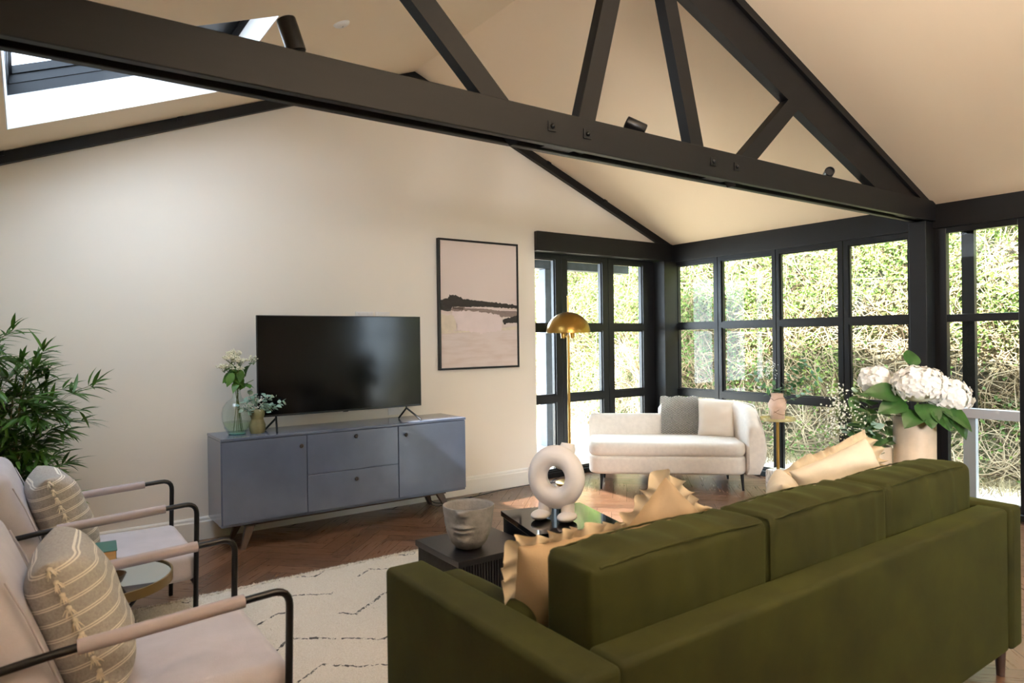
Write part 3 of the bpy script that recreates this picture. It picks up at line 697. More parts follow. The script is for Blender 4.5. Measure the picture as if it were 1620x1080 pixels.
# ---------------------------------------------------------------- plants helpers
def sprig_mesh(bms, base, tip, nleaf, L, W, rnd, bend=.1, pair=True, r=.0018, fold=.1, start=.2, curl=.2, drop=0):
    """one stem with leaves along it: bms = (stem bmesh, leaf bmesh)"""
    base, tip = Vector(base), Vector(tip); d = tip-base; side = d.orthogonal().normalized()
    side = (Matrix.Rotation(rnd.random()*6.28, 3, d.normalized()) @ side); pts = []
    for k in range(9):
        t = k/8; pts.append(base+d*t+side*bend*math.sin(t*math.pi)*d.length - Vector((0, 0, drop*t*t*d.length)))
    tube(bms[0], pts, [r*(1-.5*k/8) for k in range(9)], 5)
    for i in range(nleaf):
        t = start+(1-start)*i/max(1, nleaf-1); k = min(7, int(t*8)); f = t*8-k; p = pts[k].lerp(pts[k+1], f); tg = (pts[k+1]-pts[k]).normalized()
        for s in ((1, -1) if pair else ((1,) if i % 2 else (-1,))):
            o_ = Matrix.Rotation(rnd.random()*6.28, 3, tg) @ tg.orthogonal().normalized()
            dd = (tg*.6+o_*s*.9).normalized(); sz = rnd.uniform(.75, 1.15)
            leaf(bms[1], p, dd, Vector((rnd.uniform(-.4, .4), rnd.uniform(-1, .1), 1)), L*sz, W*sz, fold, curl, 4)
    return pts
m_stem = mat('green_stem', (92, 112, 52), .6, var=.2); m_leafg = mat('mid_green_leaf', (74, 118, 42), .5, var=.3, vscale=20, trans=.25)
m_euc = mat('eucalyptus_leaf', (150, 178, 165), .6, var=.18, vscale=25, trans=.15); m_petal = mat('white_petal', (245, 244, 238), .7, trans=.3)
m_cream_bud = mat('cream_bud', (236, 232, 205), .7, trans=.2)

# glass vase with white blossom stems, on the sideboard
gv = thing('glass_vase', 'round clear glass bottle vase with narrow neck on the left of the sideboard', 'vase', (1.197, 4.985, .7625))
bm = B(); lathe(bm, [(.0001, .004), (.055, .0), (.06, .004), (.085, .045), (.100, .10), (.103, .15), (.094, .19), (.07, .225), (.036, .25), (.028, .275), (.028, .33), (.036, .35), (.033, .352), (.025, .33), (.025, .275), (.033, .252), (.067, .222), (.09, .188), (.099, .15), (.096, .10), (.081, .047), (.055, .01), (.0001, .010)], 40, cap=False)
m_vg = glass_mat('green_tinted_glass', (.955, .985, .98), 1.4); wp = put('glass_body', bm, m_vg, gv, 60)
bm = B(); lathe(bm, [(.0001, .0112), (.05, .0112), (.078, .047), (.090, .082), (.0905, .085), (.0001, .085)], 40, cap=False); put('water', bm, glass_mat('vase_water', (.90, .95, .84), 1.1), gv, 60)
bm = B(); lathe(bm, [(.0001, .0042), (.053, .0006), (.058, .006), (.0001, .0095)], 32, cap=False); put('glass_base', bm, mat('teal_glass_base', (120, 190, 180), .1, spec=.8), gv, 60)
fb = thing('blossom_stems', 'tall cream-white blossom stems with green leaves in the glass bottle vase', 'flowers', (1.197, 4.985, .7755))
rnd = random.Random(2); st_, lf_, bd_ = B(), B(), B()
for (tx, ty, tz, nb, lv) in ((-.035, .0, .52, 90, 0), (.02, -.02, .50, 70, 0), (-.075, .02, .46, 60, 1), (.115, .0, .51, 45, 1), (-.01, .03, .55, 60, 0), (.0, -.03, .45, 30, 1), (.11, -.02, .36, 0, 1)):
    b0 = Vector((rnd.uniform(-.04, .04), rnd.uniform(-.03, .03), 0)); n0 = Vector((rnd.uniform(-.012, .012), rnd.uniform(-.012, .012), .29)); tp = Vector((tx, ty, tz))
    tube(st_, [b0, n0, n0.lerp(tp, .5)+Vector((0, 0, .01)), tp], .0022, 6)
    for i in range(nb):
        a = rnd.random()*6.28; rr = rnd.random()**.5*.052; h = rnd.uniform(-.022, .03)*(1-rr/.07); c = tp+Vector((rr*math.cos(a), rr*math.sin(a)*.8, h)); blob(bd_, c, rnd.uniform(.0055, .0085), 1, (1, 1, .7))
        if i % 4 == 0: tube(st_, [tp-Vector((0, 0, .045)), c-Vector((0, 0, .004))], .0009, 4)
    for i in range(4 if lv else 2):
        t = rnd.uniform(.35, .9); p = n0.lerp(tp, t); a = rnd.random()*6.28
        leaf(lf_, p, (math.cos(a), math.sin(a)*.6, rnd.uniform(-.9, .3)), (0, -.3, 1), rnd.uniform(.06, .10), .05, .15, .3)
for i in range(9): leaf(lf_, (rnd.uniform(-.03, .03), -.01+rnd.uniform(-.02, .02), .42+rnd.uniform(-.02, .03)), (rnd.uniform(-.6, .6), rnd.uniform(-.6, .3), rnd.uniform(-1.2, -.1)), (0, -.8, .6), rnd.uniform(.07, .11), .055, .1, .25)
put('stem', st_, m_stem, fb, 60); put('leaves', lf_, m_leafg, fb, 180); put('blossoms', bd_, m_cream_bud, fb, 180, kind='stuff')

# torso vase with eucalyptus
tvs = thing('torso_vase', 'small olive green vase shaped like a bare torso beside the glass vase', 'vase', (1.318, 4.925, .7625))
bm = B(); prof = [(.044, 0), (.047, .004), (.055, .035), (.056, .058), (.042, .095), (.041, .103), (.050, .128), (.051, .15), (.046, .168), (.040, .17), (.038, .165), (.036, .12), (.0001, .12)]
lathe(bm, prof, 36, cap=False); bm.faces.new([v_ for v_ in bm.verts if abs(v_.co.z) < 1e-6][:36])
for v_ in bm.verts:
    x, y, z = v_.co
    y2 = y*.72
    for cx, cz, r_, am in ((-.017, .133, .02, .012), (.017, .133, .02, .012), (0, .045, .03, .004)):
        if y < 0: y2 -= am*math.exp(-((x-cx)**2+(z-cz)**2)/(2*(r_*.55)**2))
    if y < 0: y2 += .004*math.exp(-(x**2)/(2*.004**2))*(1 if .03 < z < .12 else 0)
    v_.co.y = y2
put('body', bm, mat('olive_ceramic', (118, 116, 82), .6, var=.2, vscale=18, bump=.1, bscale=60), tvs, 60)
eu = thing('eucalyptus_sprigs', 'pale blue-green eucalyptus with small white flowers in the torso vase', 'foliage', (1.318, 4.925, .885))
st_, lf_, bd_ = B(), B(), B()
for tip in ((.17, -.02, .09), (.13, .02, .12), (.06, -.02, .13), (-.02, .0, .14), (-.09, -.03, .10), (-.13, .0, .07), (-.05, .03, .17), (.1, -.03, .065)):
    sprig_mesh((st_, lf_), (0, 0, .0), tip, 6, .042, .034, rnd, .08, True, .0015, .05, .35)
for c0, n_ in (((.035, -.02, .11), 60), ((-.075, -.03, .08), 50), ((-.02, -.03, .06), 25)):
    for i in range(n_):
        c = Vector(c0)+Vector((rnd.gauss(0, .018), rnd.gauss(0, .012), rnd.gauss(0, .014))); blob(bd_, c, rnd.uniform(.002, .0035), 1)
put('stem', st_, m_stem, eu, 60); put('leaves', lf_, m_euc, eu, 180); put('flowers', bd_, m_petal, eu, 180, kind='stuff')

# black cables along the skirting
bm = B(); tube(bm, rounded([(2.7, 5.18, .3), (2.8, 5.12, .008), (2.95, 5.02, .008), (3.2, 5.10, .008), (3.5, 5.16, .008), (3.8, 5.18, .008), (4.03, 5.19, .008), (4.12, 5.1, .008), (4.24, 5.12, .008)], .06), .004, 6)
tube(bm, rounded([(2.62, 5.18, .3), (2.75, 5.02, .008), (2.9, 4.98, .008), (3.05, 5.09, .008), (3.2, 5.12, .008)], .05), .0035, 6)
solo('power_cable', bm, m_black_metal, (3.2, 5.1, 0), 'thin black cables on the floor along the skirting beside the sideboard', 'cable', 60)

# ---------------------------------------------------------------- floor lamp
fl = thing('floor_lamp', 'slim brass floor lamp with a hemispherical brass shade by the glazing', 'lamp', (4.245, 5.0, 0))
bm = B(); lathe(bm, [(.14, 0), (.14, .018), (.135, .022), (.012, .024), (.0001, .024)], 48); put('base', bm, m_brass, fl, 40)
bm = B(); tube(bm, [(0, 0, .02), (0, 0, 1.43)], .013, 16); put('pole', bm, m_brass, fl, 60)
bm = B(); tube(bm, [(0, 0, 1.43), (0, 0, 1.80)], .007, 12); tube(bm, [(0, 0, 1.80), (0, 0, 1.808)], .010, 12); put('finial_rod', bm, m_brass, fl, 60)
bm = B(); pr_ = [(.212*math.cos(a), 1.452+.20*math.sin(a)) for a in [math.pi/2*i/16 for i in range(17)]]; inn = [(.207*math.cos(a), 1.452+.195*math.sin(a)) for a in [math.pi/2*i/16 for i in range(16, -1, -1)]]
lathe(bm, [(max(r_, .0001), z) for r_, z in pr_+inn]+[pr_[0]], 48, cap=False); put('lamp_shade', bm, m_brass, fl, 60)
for a in (0, 2.6): 
    bm = B(); lathe(bm, [(.02, 1.40), (.024, 1.45), (.018, 1.50), (.0001, 1.52)], 16, (.05*math.cos(a), .05*math.sin(a), 0)); put('bulb_holder', bm, m_brass, fl, 60)
bm = B(); tube(bm, [(-.05, -.03, 1.46), (-.05, -.03, 1.425)], .0015, 6); blob(bm, (-.05, -.03, 1.418), .008, 2); put('pull_switch', bm, m_brass, fl, 60)

# ---------------------------------------------------------------- daybed
m_boucle = mat('cream_linen', (224, 217, 208), .9, sheen=.3, var=.05, vscale=30, bump=.25, bscale=260, bdist=.002)
db = thing('daybed', 'cream upholstered curved daybed with one rounded arm in the glazed corner', 'sofa', (4.796, 4.2225, 0), math.atan2(-.676, .737))
for x, y in ((-.638, 0.0), (.638, 0.0), (-.60, .52), (.60, .52)):
    bm = B(); tube(bm, [(x*.985, y+.01, .165), (x, y, 0)], [.018, .010], 16); put('leg', bm, m_black_metal, db, 50)
def rounded_plan(bm, pts, z0, z1, r, mi=0):
    """slab with the given plan outline and rounded-over edges"""
    n = len(pts); cx = sum(p[0] for p in pts)/n; cy_ = sum(p[1] for p in pts)/n; rings = []
    def off(k):
        out = []
        for i in range(n):
            a, b, c = Vector(pts[i-1]), Vector(pts[i]), Vector(pts[(i+1) % n]); t = (c-a).normalized(); nn = Vector((-t.y, t.x))
            out.append(b+nn*k)
        return out
    area = sum(pts[i-1][0]*pts[i][1]-pts[i][0]*pts[i-1][1] for i in range(n)); sg = 1 if area > 0 else -1
    prof = [(sg*r*(1-math.sin(a)), z0+r*(1-math.cos(a))) for a in [math.pi/2*i/5 for i in range(6)]] + [(sg*r*(1-math.cos(a)), z1-r+r*math.sin(a)) for a in [math.pi/2*i/5 for i in range(6)]]
    for k, z in prof: rings.append([bm.verts.new((p.x, p.y, z)) for p in off(k)])
    for a, b in zip(rings, rings[1:]):
        for i in range(n): bm.faces.new((a[i], a[(i+1) % n], b[(i+1) % n], b[i]))
    for rg, z in ((rings[0], z0), (rings[-1], z1)):
        c = bm.verts.new((cx, cy_, z+(.012 if z == z1 else 0)))
        mid = [bm.verts.new(((v_.co.x+cx)/2, (v_.co.y+cy_)/2, z+(.010 if z == z1 else 0))) for v_ in rg]
        for i in range(n): bm.faces.new((rg[i], rg[(i+1) % n], mid[(i+1) % n], mid[i])); bm.faces.new((mid[i], mid[(i+1) % n], c))
def plan(x0, x1, y0, y1, r, k=8):
    out = []
    for cx, cy_, a0, rr in ((x1-r, y1-r, 0, r), (x0+r, y1-r, 90, r), (x0+r, y0+r, 180, r), (x1-r, y0+r, 270, r)):
        for i in range(k+1):
            a = R_(a0+90*i/k); out.append((cx+rr*math.cos(a), cy_+rr*math.sin(a)))
    return out
bm = B(); rounded_plan(bm, plan(-.745, .67, -.075, .56, .13), .15, .315, .03); put('seat_base', bm, m_boucle, db, 60)
bm = B(); rounded_plan(bm, plan(-.75, .67, -.08, .56, .13), .312, .435, .045); put('seat_cushion', bm, m_boucle, db, 60)
def backwall(name, path, hts, z0, th, bulge):
    bm = B(); n = len(path); rings = []
    for i, (x, y) in enumerate(path):
        a, c = Vector(path[max(0, i-1)]), Vector(path[min(n-1, i+1)]); t = (c-a).normalized(); o = Vector((-t.y, t.x)); h = hts[i]; ring = []
        e = 1.0
        prof = [(-th/2, z0), (-th/2, z0+(h-z0)*.5), (-th/2, h-.06), (-th*.42, h-.025), (-th*.2, h-.003), (th*.1, h), (th*.4, h-.012), (th*.55+bulge*.3, h-.04), (th/2+bulge*.8, z0+(h-z0)*.72), (th/2+bulge, z0+(h-z0)*.5), (th/2+bulge*.75, z0+(h-z0)*.25), (th/2-.01, z0)]
        for s, z in prof: ring.append(bm.verts.new((x+o.x*s, y+o.y*s, z)))
        rings.append(ring)
    m_ = len(rings[0])
    for a, b in zip(rings, rings[1:]):
        for k in range(m_): bm.faces.new((a[k], a[(k+1) % m_], b[(k+1) % m_], b[k]))
    for rg, s in ((rings[0], -1), (rings[-1], 1)):
        d = (Vector(path[1])-Vector(path[0])).normalized()*-1 if s < 0 else (Vector(path[-1])-Vector(path[-2])).normalized()
        c = Vector((0, 0, 0))
        for v_ in rg: c += v_.co/len(rg)
        inner = [bm.verts.new(c+(v_.co-c)*.8+Vector((d.x, d.y, 0))*.03) for v_ in rg]
        for k in range(m_): bm.faces.new((rg[k], rg[(k+1) % m_], inner[(k+1) % m_], inner[k]))
        bm.faces.new(inner)
    return put(name, bm, m_boucle, db, 55)
backwall('low_back', [(-.72+.75*i/10, .60) for i in range(11)], [.635]*11, .15, .10, .01)
pth, ht = [], []
for i in range(10): pth.append((-.02+.42*i/9, .61)); ht.append(.735+.045*math.sin(i/9*math.pi/2))
for i in range(1, 11):
    a = R_(90-90*i/10); pth.append((.40+.33*math.cos(a), .28+.33*math.sin(a))); ht.append(.78-.03*i/10)
for i in range(1, 8): pth.append((.73, .28-.30*i/7)); ht.append(.75-.14*(i/7)**1.6)
backwall('curved_back', pth, ht, .15, .12, .055)
bm = B(); tube(bm, [Vector((p[0]+(.065 if i > 12 else 0), p[1]+(0 if i > 12 else .05), h-.005)) for i, (p, h) in enumerate(zip(pth, ht))], .004, 6); put('piping', bm, m_boucle, db, 60)

# throw over the daybed back
q = NB('grey_knit'); v = q.coord('Object'); sp = q.a('ShaderNodeSeparateXYZ'); q.l(v, sp.inputs[0])
zz = q.math('PINGPONG', q.math('MULTIPLY', sp.outputs['X'], 60), 1); w1 = q.math('SINE', q.math('MULTIPLY', q.math('ADD', q.math('MULTIPLY', sp.outputs['Z'], 60), zz), 6.28))
w2 = q.noise(v, 160, 2)
q.l(q.ramp(q.math('ADD', q.math('MULTIPLY', w1, .35), w2), [(.38, lin((112, 112, 112))), (.62, lin((232, 229, 222)))]), q.b.inputs['Base Color']); q.b.inputs['Roughness'].default_value = .95; q.bump(w1, .5, .004); m_knit = q.m
tw = Matrix.Translation(db.location) @ Matrix.Rotation(db.rotation_euler.z, 4, 'Z')
bm = B(); line = [(.525, .442), (.532, .52), (.535, .62), (.538, .70), (.545, .755), (.575, .795), (.62, .800), (.675, .79), (.715, .74), (.73, .66), (.735, .55)]
rows = []
for i in range(19):
    x = -.03+.36*i/18; row = []
    for k, (y, z) in enumerate(line):
        row.append(bm.verts.new((x+.012*noise.noise(Vector((x*6, z*5, 1)))+(.03*(k < 3)*(1-k/3)*(i/18-.4)), y-.006-.010*abs(noise.noise(Vector((x*14, z*3, 4)))), z+.004+.006*math.sin(i*.9)*(k in (4, 5, 6)))))
    rows.append(row)
for a, b in zip(rows, rows[1:]):
    for k in range(len(line)-1): bm.faces.new((a[k], a[k+1], b[k+1], b[k]))
bmesh.ops.solidify(bm, geom=bm.faces[:], thickness=-.010); bm.transform(tw)
solo('throw_blanket', bm, m_knit, tuple(tw @ Vector((.15, .53, .44))), 'grey and white chevron knitted throw hanging over the daybed back', 'blanket', 70, rz=db.rotation_euler.z)
m_cush = mat('cream_cushion', (222, 211, 198), .9, sheen=.2, bump=.15, bscale=200)
bm = pillow_bm(.34, .36, .13, 20, .05, .006, 3); bm.transform(tw @ Matrix.Translation((.47, .40, .425)) @ Matrix.Rotation(R_(-12), 4, 'Z') @ Matrix.Rotation(R_(-18), 4, 'X'))
cu = solo('scatter_cushion', bm, m_cush, tuple(tw @ Vector((.47, .40, .44))), 'plain cream square cushion on the daybed beside the grey throw', 'cushion', 60)

# ---------------------------------------------------------------- pedestal table with vase by the long glazing
q = NB('pale_marble'); v = q.coord('Object'); n_ = q.noise(v, 9, 6, .6, 1.2); q.l(q.ramp(n_, [(.42, lin((240, 238, 234))), (.5, lin((200, 196, 190))), (.56, lin((238, 236, 232)))]), q.b.inputs['Base Color']); q.b.inputs['Roughness'].default_value = .2; m_marble = q.m
pt = thing('pedestal_table', 'small round brass pedestal table on a white marble block beside the daybed', 'table', (5.56, 3.63, 0))
bm = B(); rbox(bm, -.085, .085, -.085, .085, 0, .185, .025, .05, 3); put('marble_base', bm, m_marble, pt, 50)
bm = B(); tube(bm, [(0, 0, .185), (0, 0, .628)], .014, 16); put('pole', bm, m_brass, pt, 60)
bm = B(); lathe(bm, [(.0001, .628), (.15, .628), (.155, .632), (.155, .655), (.151, .655), (.151, .634), (.0001, .634)], 48, cap=False); put('table_top', bm, mat('pale_gilt', (205, 192, 140), .25, metal=.35), pt, 40)
wv = thing('wrapped_vase', 'crumpled blush-beige vase bound with cord on the brass pedestal table', 'vase', (5.56, 3.63, .6345))
bm = B(); lathe(bm, [(.055, 0), (.062, .01), (.064, .08), (.077, .115), (.076, .145), (.06, .19), (.052, .215), (.056, .24), (.05, .241), (.046, .21), (.046, .15), (.0001, .15)], 40, cap=False); bm.faces.new([v_ for v_ in bm.verts if abs(v_.co.z) < 1e-6])
wrinkle(bm, .008, 18, 2, (1, 1, 1.6)); wrinkle(bm, .003, 50, 5); put('body', bm, mat('blush_ceramic', (206, 176, 156), .75, var=.1, vscale=14), wv, 60)
bm = B(); tube(bm, [((.079-.018*abs(math.sin(k*.11)))*math.cos(k*.21), (.079-.018*abs(math.sin(k*.11)))*math.sin(k*.21), .125+.075*math.sin(k*.155)) for k in range(120)], .0022, 5); put('cord', bm, mat('brown_cord', (120, 92, 72), .9), wv, 60)
fs = thing('leafy_sprigs', 'loose green sprigs with white gypsophila in the wrapped vase on the pedestal table', 'foliage', (5.56, 3.63, .80))
st_, lf_, bd_ = B(), B(), B(); rnd = random.Random(8)
def side_tip(r_, z): return (RW.x*r_, RW.y*r_, z)   # fan out across the window
for rr, z, n_ in ((.36, .22, 8), (.30, .30, 9), (.22, .36, 9), (.40, .13, 7), (.26, .16, 6), (.12, .25, 5), (-.12, .22, 4), (-.2, .2, 4)):
    sprig_mesh((st_, lf_), (0, 0, 0), side_tip(rr, z+.04), n_, .068, .04, rnd, .1, True, .0016, .1, .3)
for i in range(8): leaf(lf_, (0, 0, .08), (rnd.uniform(-1, 1), rnd.uniform(-1, 1), rnd.uniform(-.1, .8)), (0, 0, 1), .09, .06, .1, .4)
tube(st_, [(0, 0, 0), side_tip(-.03, .2), side_tip(-.07, .3)], .0014, 5)
for i in range(110):
    c = Vector(side_tip(-.075, .29))+Vector((rnd.gauss(0, .028), rnd.gauss(0, .028), rnd.gauss(0, .04))); blob(bd_, c, rnd.uniform(.003, .005), 1)
    if i % 3 == 0: tube(st_, [side_tip(-.05, .22), c], .0006, 3)
put('stem', st_, m_stem, fs, 60); put('leaves', lf_, mat('soft_green_leaf', (70, 108, 66), .5, var=.25, vscale=20, trans=.25), fs, 180); put('flowers', bd_, m_petal, fs, 180, kind='stuff')

# ---------------------------------------------------------------- coffee tables
m_ct = mat('black_stained_oak', (24, 23, 25), .33, spec=.55, var=.3, vscale=20, stretch=(2, 18, 2))
m_gloss = mat('black_gloss_top', (12, 12, 12), .06, spec=.55)
def fluted_table(label, cx, cy_, rz, sx, sy, z0, z1, top_m):
    t = thing('coffee_table', label, 'table', (cx, cy_, z0), rz, 'pair of black fluted coffee tables')
    put('table_top', bbox(-sx/2, sx/2, -sy/2, sy/2, z1-z0-.03, z1-z0, r=.002), top_m, t)
    bm = B(); box(bm, -sx/2+.02, sx/2-.02, -sy/2+.02, sy/2-.02, 0, z1-z0-.0305)
    put('core', bm, m_ct, t)
    bm = B(); p = .0155
    for s, L in (((1, 0), sy), ((-1, 0), sy), ((0, 1), sx), ((0, -1), sx)):
        n = int((L-.03)/p)
        for i in range(n):
            u = -(n-1)*p/2+i*p
            if s[0]: c = (s[0]*(sx/2-.0125), u)
            else: c = (u, s[1]*(sy/2-.0125))
            prism(bm, [(c[0]+.0068*math.cos(a*math.pi/3), c[1]+.0068*math.sin(a*math.pi/3)) for a in range(6)], 'Z', .004, z1-z0-.031)
    put('fluted_sides', bm, m_ct, t); return t
RUGZ = .016
fluted_table('black fluted coffee table, the lower one nearer the armchairs, carrying the stone bowl', 1.862, 2.955, R_(-1), .45, .45, RUGZ, .36, m_ct)
fluted_table('black fluted coffee table with a mirror-gloss top, the higher one carrying the white sculpture', 2.36, 2.87, R_(-15), .50, .52, RUGZ, .425, m_gloss)

# stone face bowl
fbw = thing('face_bowl', 'rough grey stone bowl carved as the lower half of a face', 'bowl', (1.80, 2.91, .3605), 0)
bm = B(); nA, outer = 160, [(.0001, 0), (.055, 0), (.066, .004), (.080, .02), (.096, .045), (.108, .075), (.116, .105), (.121, .14), (.125, .175), (.128, .20), (.129, .212), (.124, .214), (.117, .20), (.111, .15), (.095, .08), (.06, .04), (.0001, .035)]
fine = []
for (r0, z0), (r1, z1) in zip(outer, outer[1:]):
    k = 9 if (.02 <= z0 < .212 and z1 > z0) else 1
    for i in range(k): fine.append((r0+(r1-r0)*i/k, z0+(z1-z0)*i/k))
fine.append(outer[-1]); lathe(bm, fine, nA, cap=False)
FD = math.atan2(-2.91, -1.80)-R_(14)   # the face looks towards the sofa arm
bm.normal_update()
for v_ in bm.verts:
    x, y, z = v_.co; r_ = math.hypot(x, y)
    if r_ < .07: continue
    a = (math.atan2(y, x)-FD+math.pi) % (2*math.pi)-math.pi
    if r_ < .10*min(1, .75+z*1.6) and z > .05: continue
    s = a*.115; d = 0
    outw = v_.normal.dot(Vector((x, y, 0))) > 0 or z < .2
    if not outw: continue
    tap = max(0, min(1, (z-.155)/.05)); d += .050*math.exp(-(s/(.015+.007*tap))**2)*math.exp(-((z-.205)/.028)**2) + .010*math.exp(-((abs(s)-.017)/.008)**2)*math.exp(-((z-.187)/.010)**2)   # nose and nostrils
    d += .022*math.exp(-(s/.036)**2)*math.exp(-((z-.126)/.008)**2)*(1-.25*math.exp(-(s/.006)**2))
    d += .026*math.exp(-(s/.030)**2)*math.exp(-((z-.104)/.009)**2)
    d -= .020*math.exp(-(s/.042)**2)*math.exp(-((z-.1155)/.0035)**2)
    d -= .014*math.exp(-(s/.032)**2)*math.exp(-((z-.083)/.009)**2); d += .014*math.exp(-(s/.032)**2)*math.exp(-((z-.055)/.02)**2)
    d -= .005*math.exp(-(s/.006)**2)*math.exp(-((z-.15)/.012)**2)
    v_.co += Vector((x, y, 0)).normalized()*d
wrinkle(bm, .0014, 45, 4)
put('bowl_body', bm, mat('rough_grey_stone', (128, 125, 122), .95, var=.16, vscale=22, bump=.6, bscale=110, bdist=.004), fbw, 180)

# white ring sculpture
rs = thing('ring_sculpture', 'matte white sculpture of a fat upright ring on two stubby legs with feet', 'sculpture', (2.33, 2.86, .4255), -YAW-R_(24))
bm = B(); Mj, mn = .113, .056
g = []
for i in range(56):
    a = 2*math.pi*i/56; row = []
    for j in range(24):
        b_ = 2*math.pi*j/24; rr = Mj+mn*math.cos(b_); row.append(bm.verts.new((rr*math.cos(a)*.94, mn*math.sin(b_)*1.05, .225+rr*math.sin(a)*1.02)))
    g.append(row)
for i in range(56):
    for j in range(24): bm.faces.new((g[i][j], g[(i+1) % 56][j], g[(i+1) % 56][(j+1) % 24], g[i][(j+1) % 24]))
m_plaster = mat('white_plaster', (226, 219, 216), .6, bump=.05, bscale=90)
put('ring', bm, m_plaster, rs, 180)
for s in (-1, 1):
    bm = B(); tube(bm, [(s*.062, .0, .10), (s*.064, -.002, .075), (s*.066, -.006, .045), (s*.067, -.01, .02)], [.036, .038, .037, .036], 24); put('leg', bm, m_plaster, rs, 60)
    bm = B(); blob(bm, (s*.075, -.045, .026), 1, 4, (.05, .078, .0255)); put('foot', bm, m_plaster, rs, 180)
bm = B(); pts = [(.02, .045, .26), (.03, .075, .33), (.035, .09, .37), (.037, .095, .395)]; tube(bm, pts, [.04, .045, .045, .036], 24)
put('neck', bm, m_plaster, rs, 60)
# ---------------------------------------------------------------- rug
q = NB('cream_wool'); v = q.coord('Object'); sp = q.a('ShaderNodeSeparateXYZ'); q.l(v, sp.inputs[0])
nz = q.noise(v, 3.2, 3); dx = q.math('ADD', sp.outputs['X'], q.math('MULTIPLY', q.math('SUBTRACT', nz, .5), .16)); nz2 = q.noise(v, 2.1, 2); dy = q.math('ADD', sp.outputs['Y'], q.math('MULTIPLY', q.math('SUBTRACT', nz2, .5), .14))
# broken zigzag lines in two families
def zig(period, amp, space, ph, wid):
    z = q.math('MULTIPLY', q.math('PINGPONG', q.math('ADD', dx, ph), period), amp)
    f = q.math('PINGPONG', q.math('ADD', q.math('ADD', dy, z), 10.0+ph), space)
    return q.math('LESS_THAN', f, wid)
L1 = zig(.34, .75, .17, .0, .0085); brk = q.math('GREATER_THAN', q.noise(v, 55, 2), .46); gap = q.math('GREATER_THAN', q.noise(v, 2.0, 2), .42)
lines = q.math('MULTIPLY', q.math('MULTIPLY', L1, brk), gap)
fib = q.noise(v, 160, 4, .7); c = q.ramp(fib, [(.3, lin((206, 196, 182))), (.7, lin((240, 235, 226)))])
c = q.mix(lines, c, lin((28, 26, 26))); q.l(c, q.b.inputs['Base Color']); q.b.inputs['Roughness'].default_value = .95; q.b.inputs['Sheen Weight'].default_value = .3; q.bump(q.noise(v, 90, 4, .7), .9, .012); m_rug = q.m
bm = B(); RX0, RX1, RY0, RY1 = .44, 2.95, 1.3, 4.03; nx, ny = 200, 220; g = {}
for i in range(nx+1):
    for j in range(ny+1):
        x, y = RX0+(RX1-RX0)*i/nx, RY0+(RY1-RY0)*j/ny; e = min(i, j, nx-i, ny-j)
        ed = (.022 if e == 0 else 0); x += ed*noise.noise(Vector((y*45, 1, 0)))*(1 if i in (0, nx) else 0); y += ed*noise.noise(Vector((x*45, 5, 0)))*(1 if j in (0, ny) else 0)
        z = (.0015 if e == 0 else .011)+(.006*noise.noise(Vector((x*38, y*38, 0)))+.004*noise.noise(Vector((x*90, y*90, 3))) if e else 0)
        g[i, j] = bm.verts.new((x, y, z))
for i in range(nx):
    for j in range(ny): bm.faces.new((g[i, j], g[i+1, j], g[i+1, j+1], g[i, j+1]))
ru = thing('area_rug', 'shaggy cream wool rug with broken black zigzag lines under the coffee tables', 'rug', (1.7, 2.66, 0))
wput('rug_pile', bm, m_rug, ru, 180)
r = random.Random(4); verts, faces = [], []
for i in range(15000):
    k = r.random()
    if k < .45: x, y = r.uniform(RX0, RX1), RY1+r.gauss(0, .008)
    elif k < .6: x, y = RX0+r.gauss(0, .008), r.uniform(RY0, RY1)
    else: x, y = r.uniform(RX0, 2.1), r.uniform(2.2, RY1)
    a = r.random()*6.28; L = r.uniform(.008, .020); d = Vector((math.cos(a)*.7, math.sin(a)*.7, r.uniform(.2, 1))).normalized()*L; s = Vector((-math.sin(a), math.cos(a), 0))*.0022; p = Vector((x-1.7, y-2.66, .008)); n = len(verts)
    verts += [p-s, p+s, p+d]; faces.append((n, n+1, n+2))
mesh_np('loose_tufts', verts, faces, mat('cream_tuft', (232, 226, 215), .95), 'stuff', ru)

# ---------------------------------------------------------------- sofa
q = NB('olive_velvet'); v = q.coord('Object'); lw = q.a('ShaderNodeLayerWeight'); lw.inputs[0].default_value = .35
n_ = q.noise(v, 5, 4); base = q.ramp(n_, [(.3, lin((34, 34, 7))), (.7, lin((47, 48, 13)))]); q.l(base, q.b.inputs['Base Color'])
q.b.inputs['Roughness'].default_value = .8; q.b.inputs['Specular IOR Level'].default_value = .2; q.b.inputs['Sheen Weight'].default_value = .3; q.b.inputs['Sheen Roughness'].default_value = .3; q.b.inputs['Sheen Tint'].default_value = (*lin((112, 122, 52)), 1); q.bump(q.noise(v, 240, 2), .12, .002); m_velvet = q.m
so_ = thing('sofa', 'long olive green velvet three-seat sofa seen from behind', 'sofa', (2.09, 1.5, 0))
SX0, SX1, SY0, SY1, SZ = .895, 3.285, 1.045, 1.945, .70
def vel(name, x0, x1, y0, y1, z0, z1, r, step=.06, pf=None, wr=0, seed=0, par=None, st=(1, 1, 1)):
    bm = B(); rbox(bm, x0, x1, y0, y1, z0, z1, r, step, 4)
    if pf: puff(bm, ((x0+x1)/2, (y0+y1)/2, (z0+z1)/2), ((x1-x0)/2, (y1-y0)/2, (z1-z0)/2), pf)
    if wr: wrinkle(bm, wr, 9, seed, st)
    return wput(name, bm, m_velvet, so_, 50)
vel('armrest', SX0, SX0+.135, SY0, SY1, .13, SZ, .018, .08, (0, 0, .006)); vel('armrest', SX1-.10, SX1, SY0+.0, SY1, .13, SZ, .018, .08, (0, 0, .006))
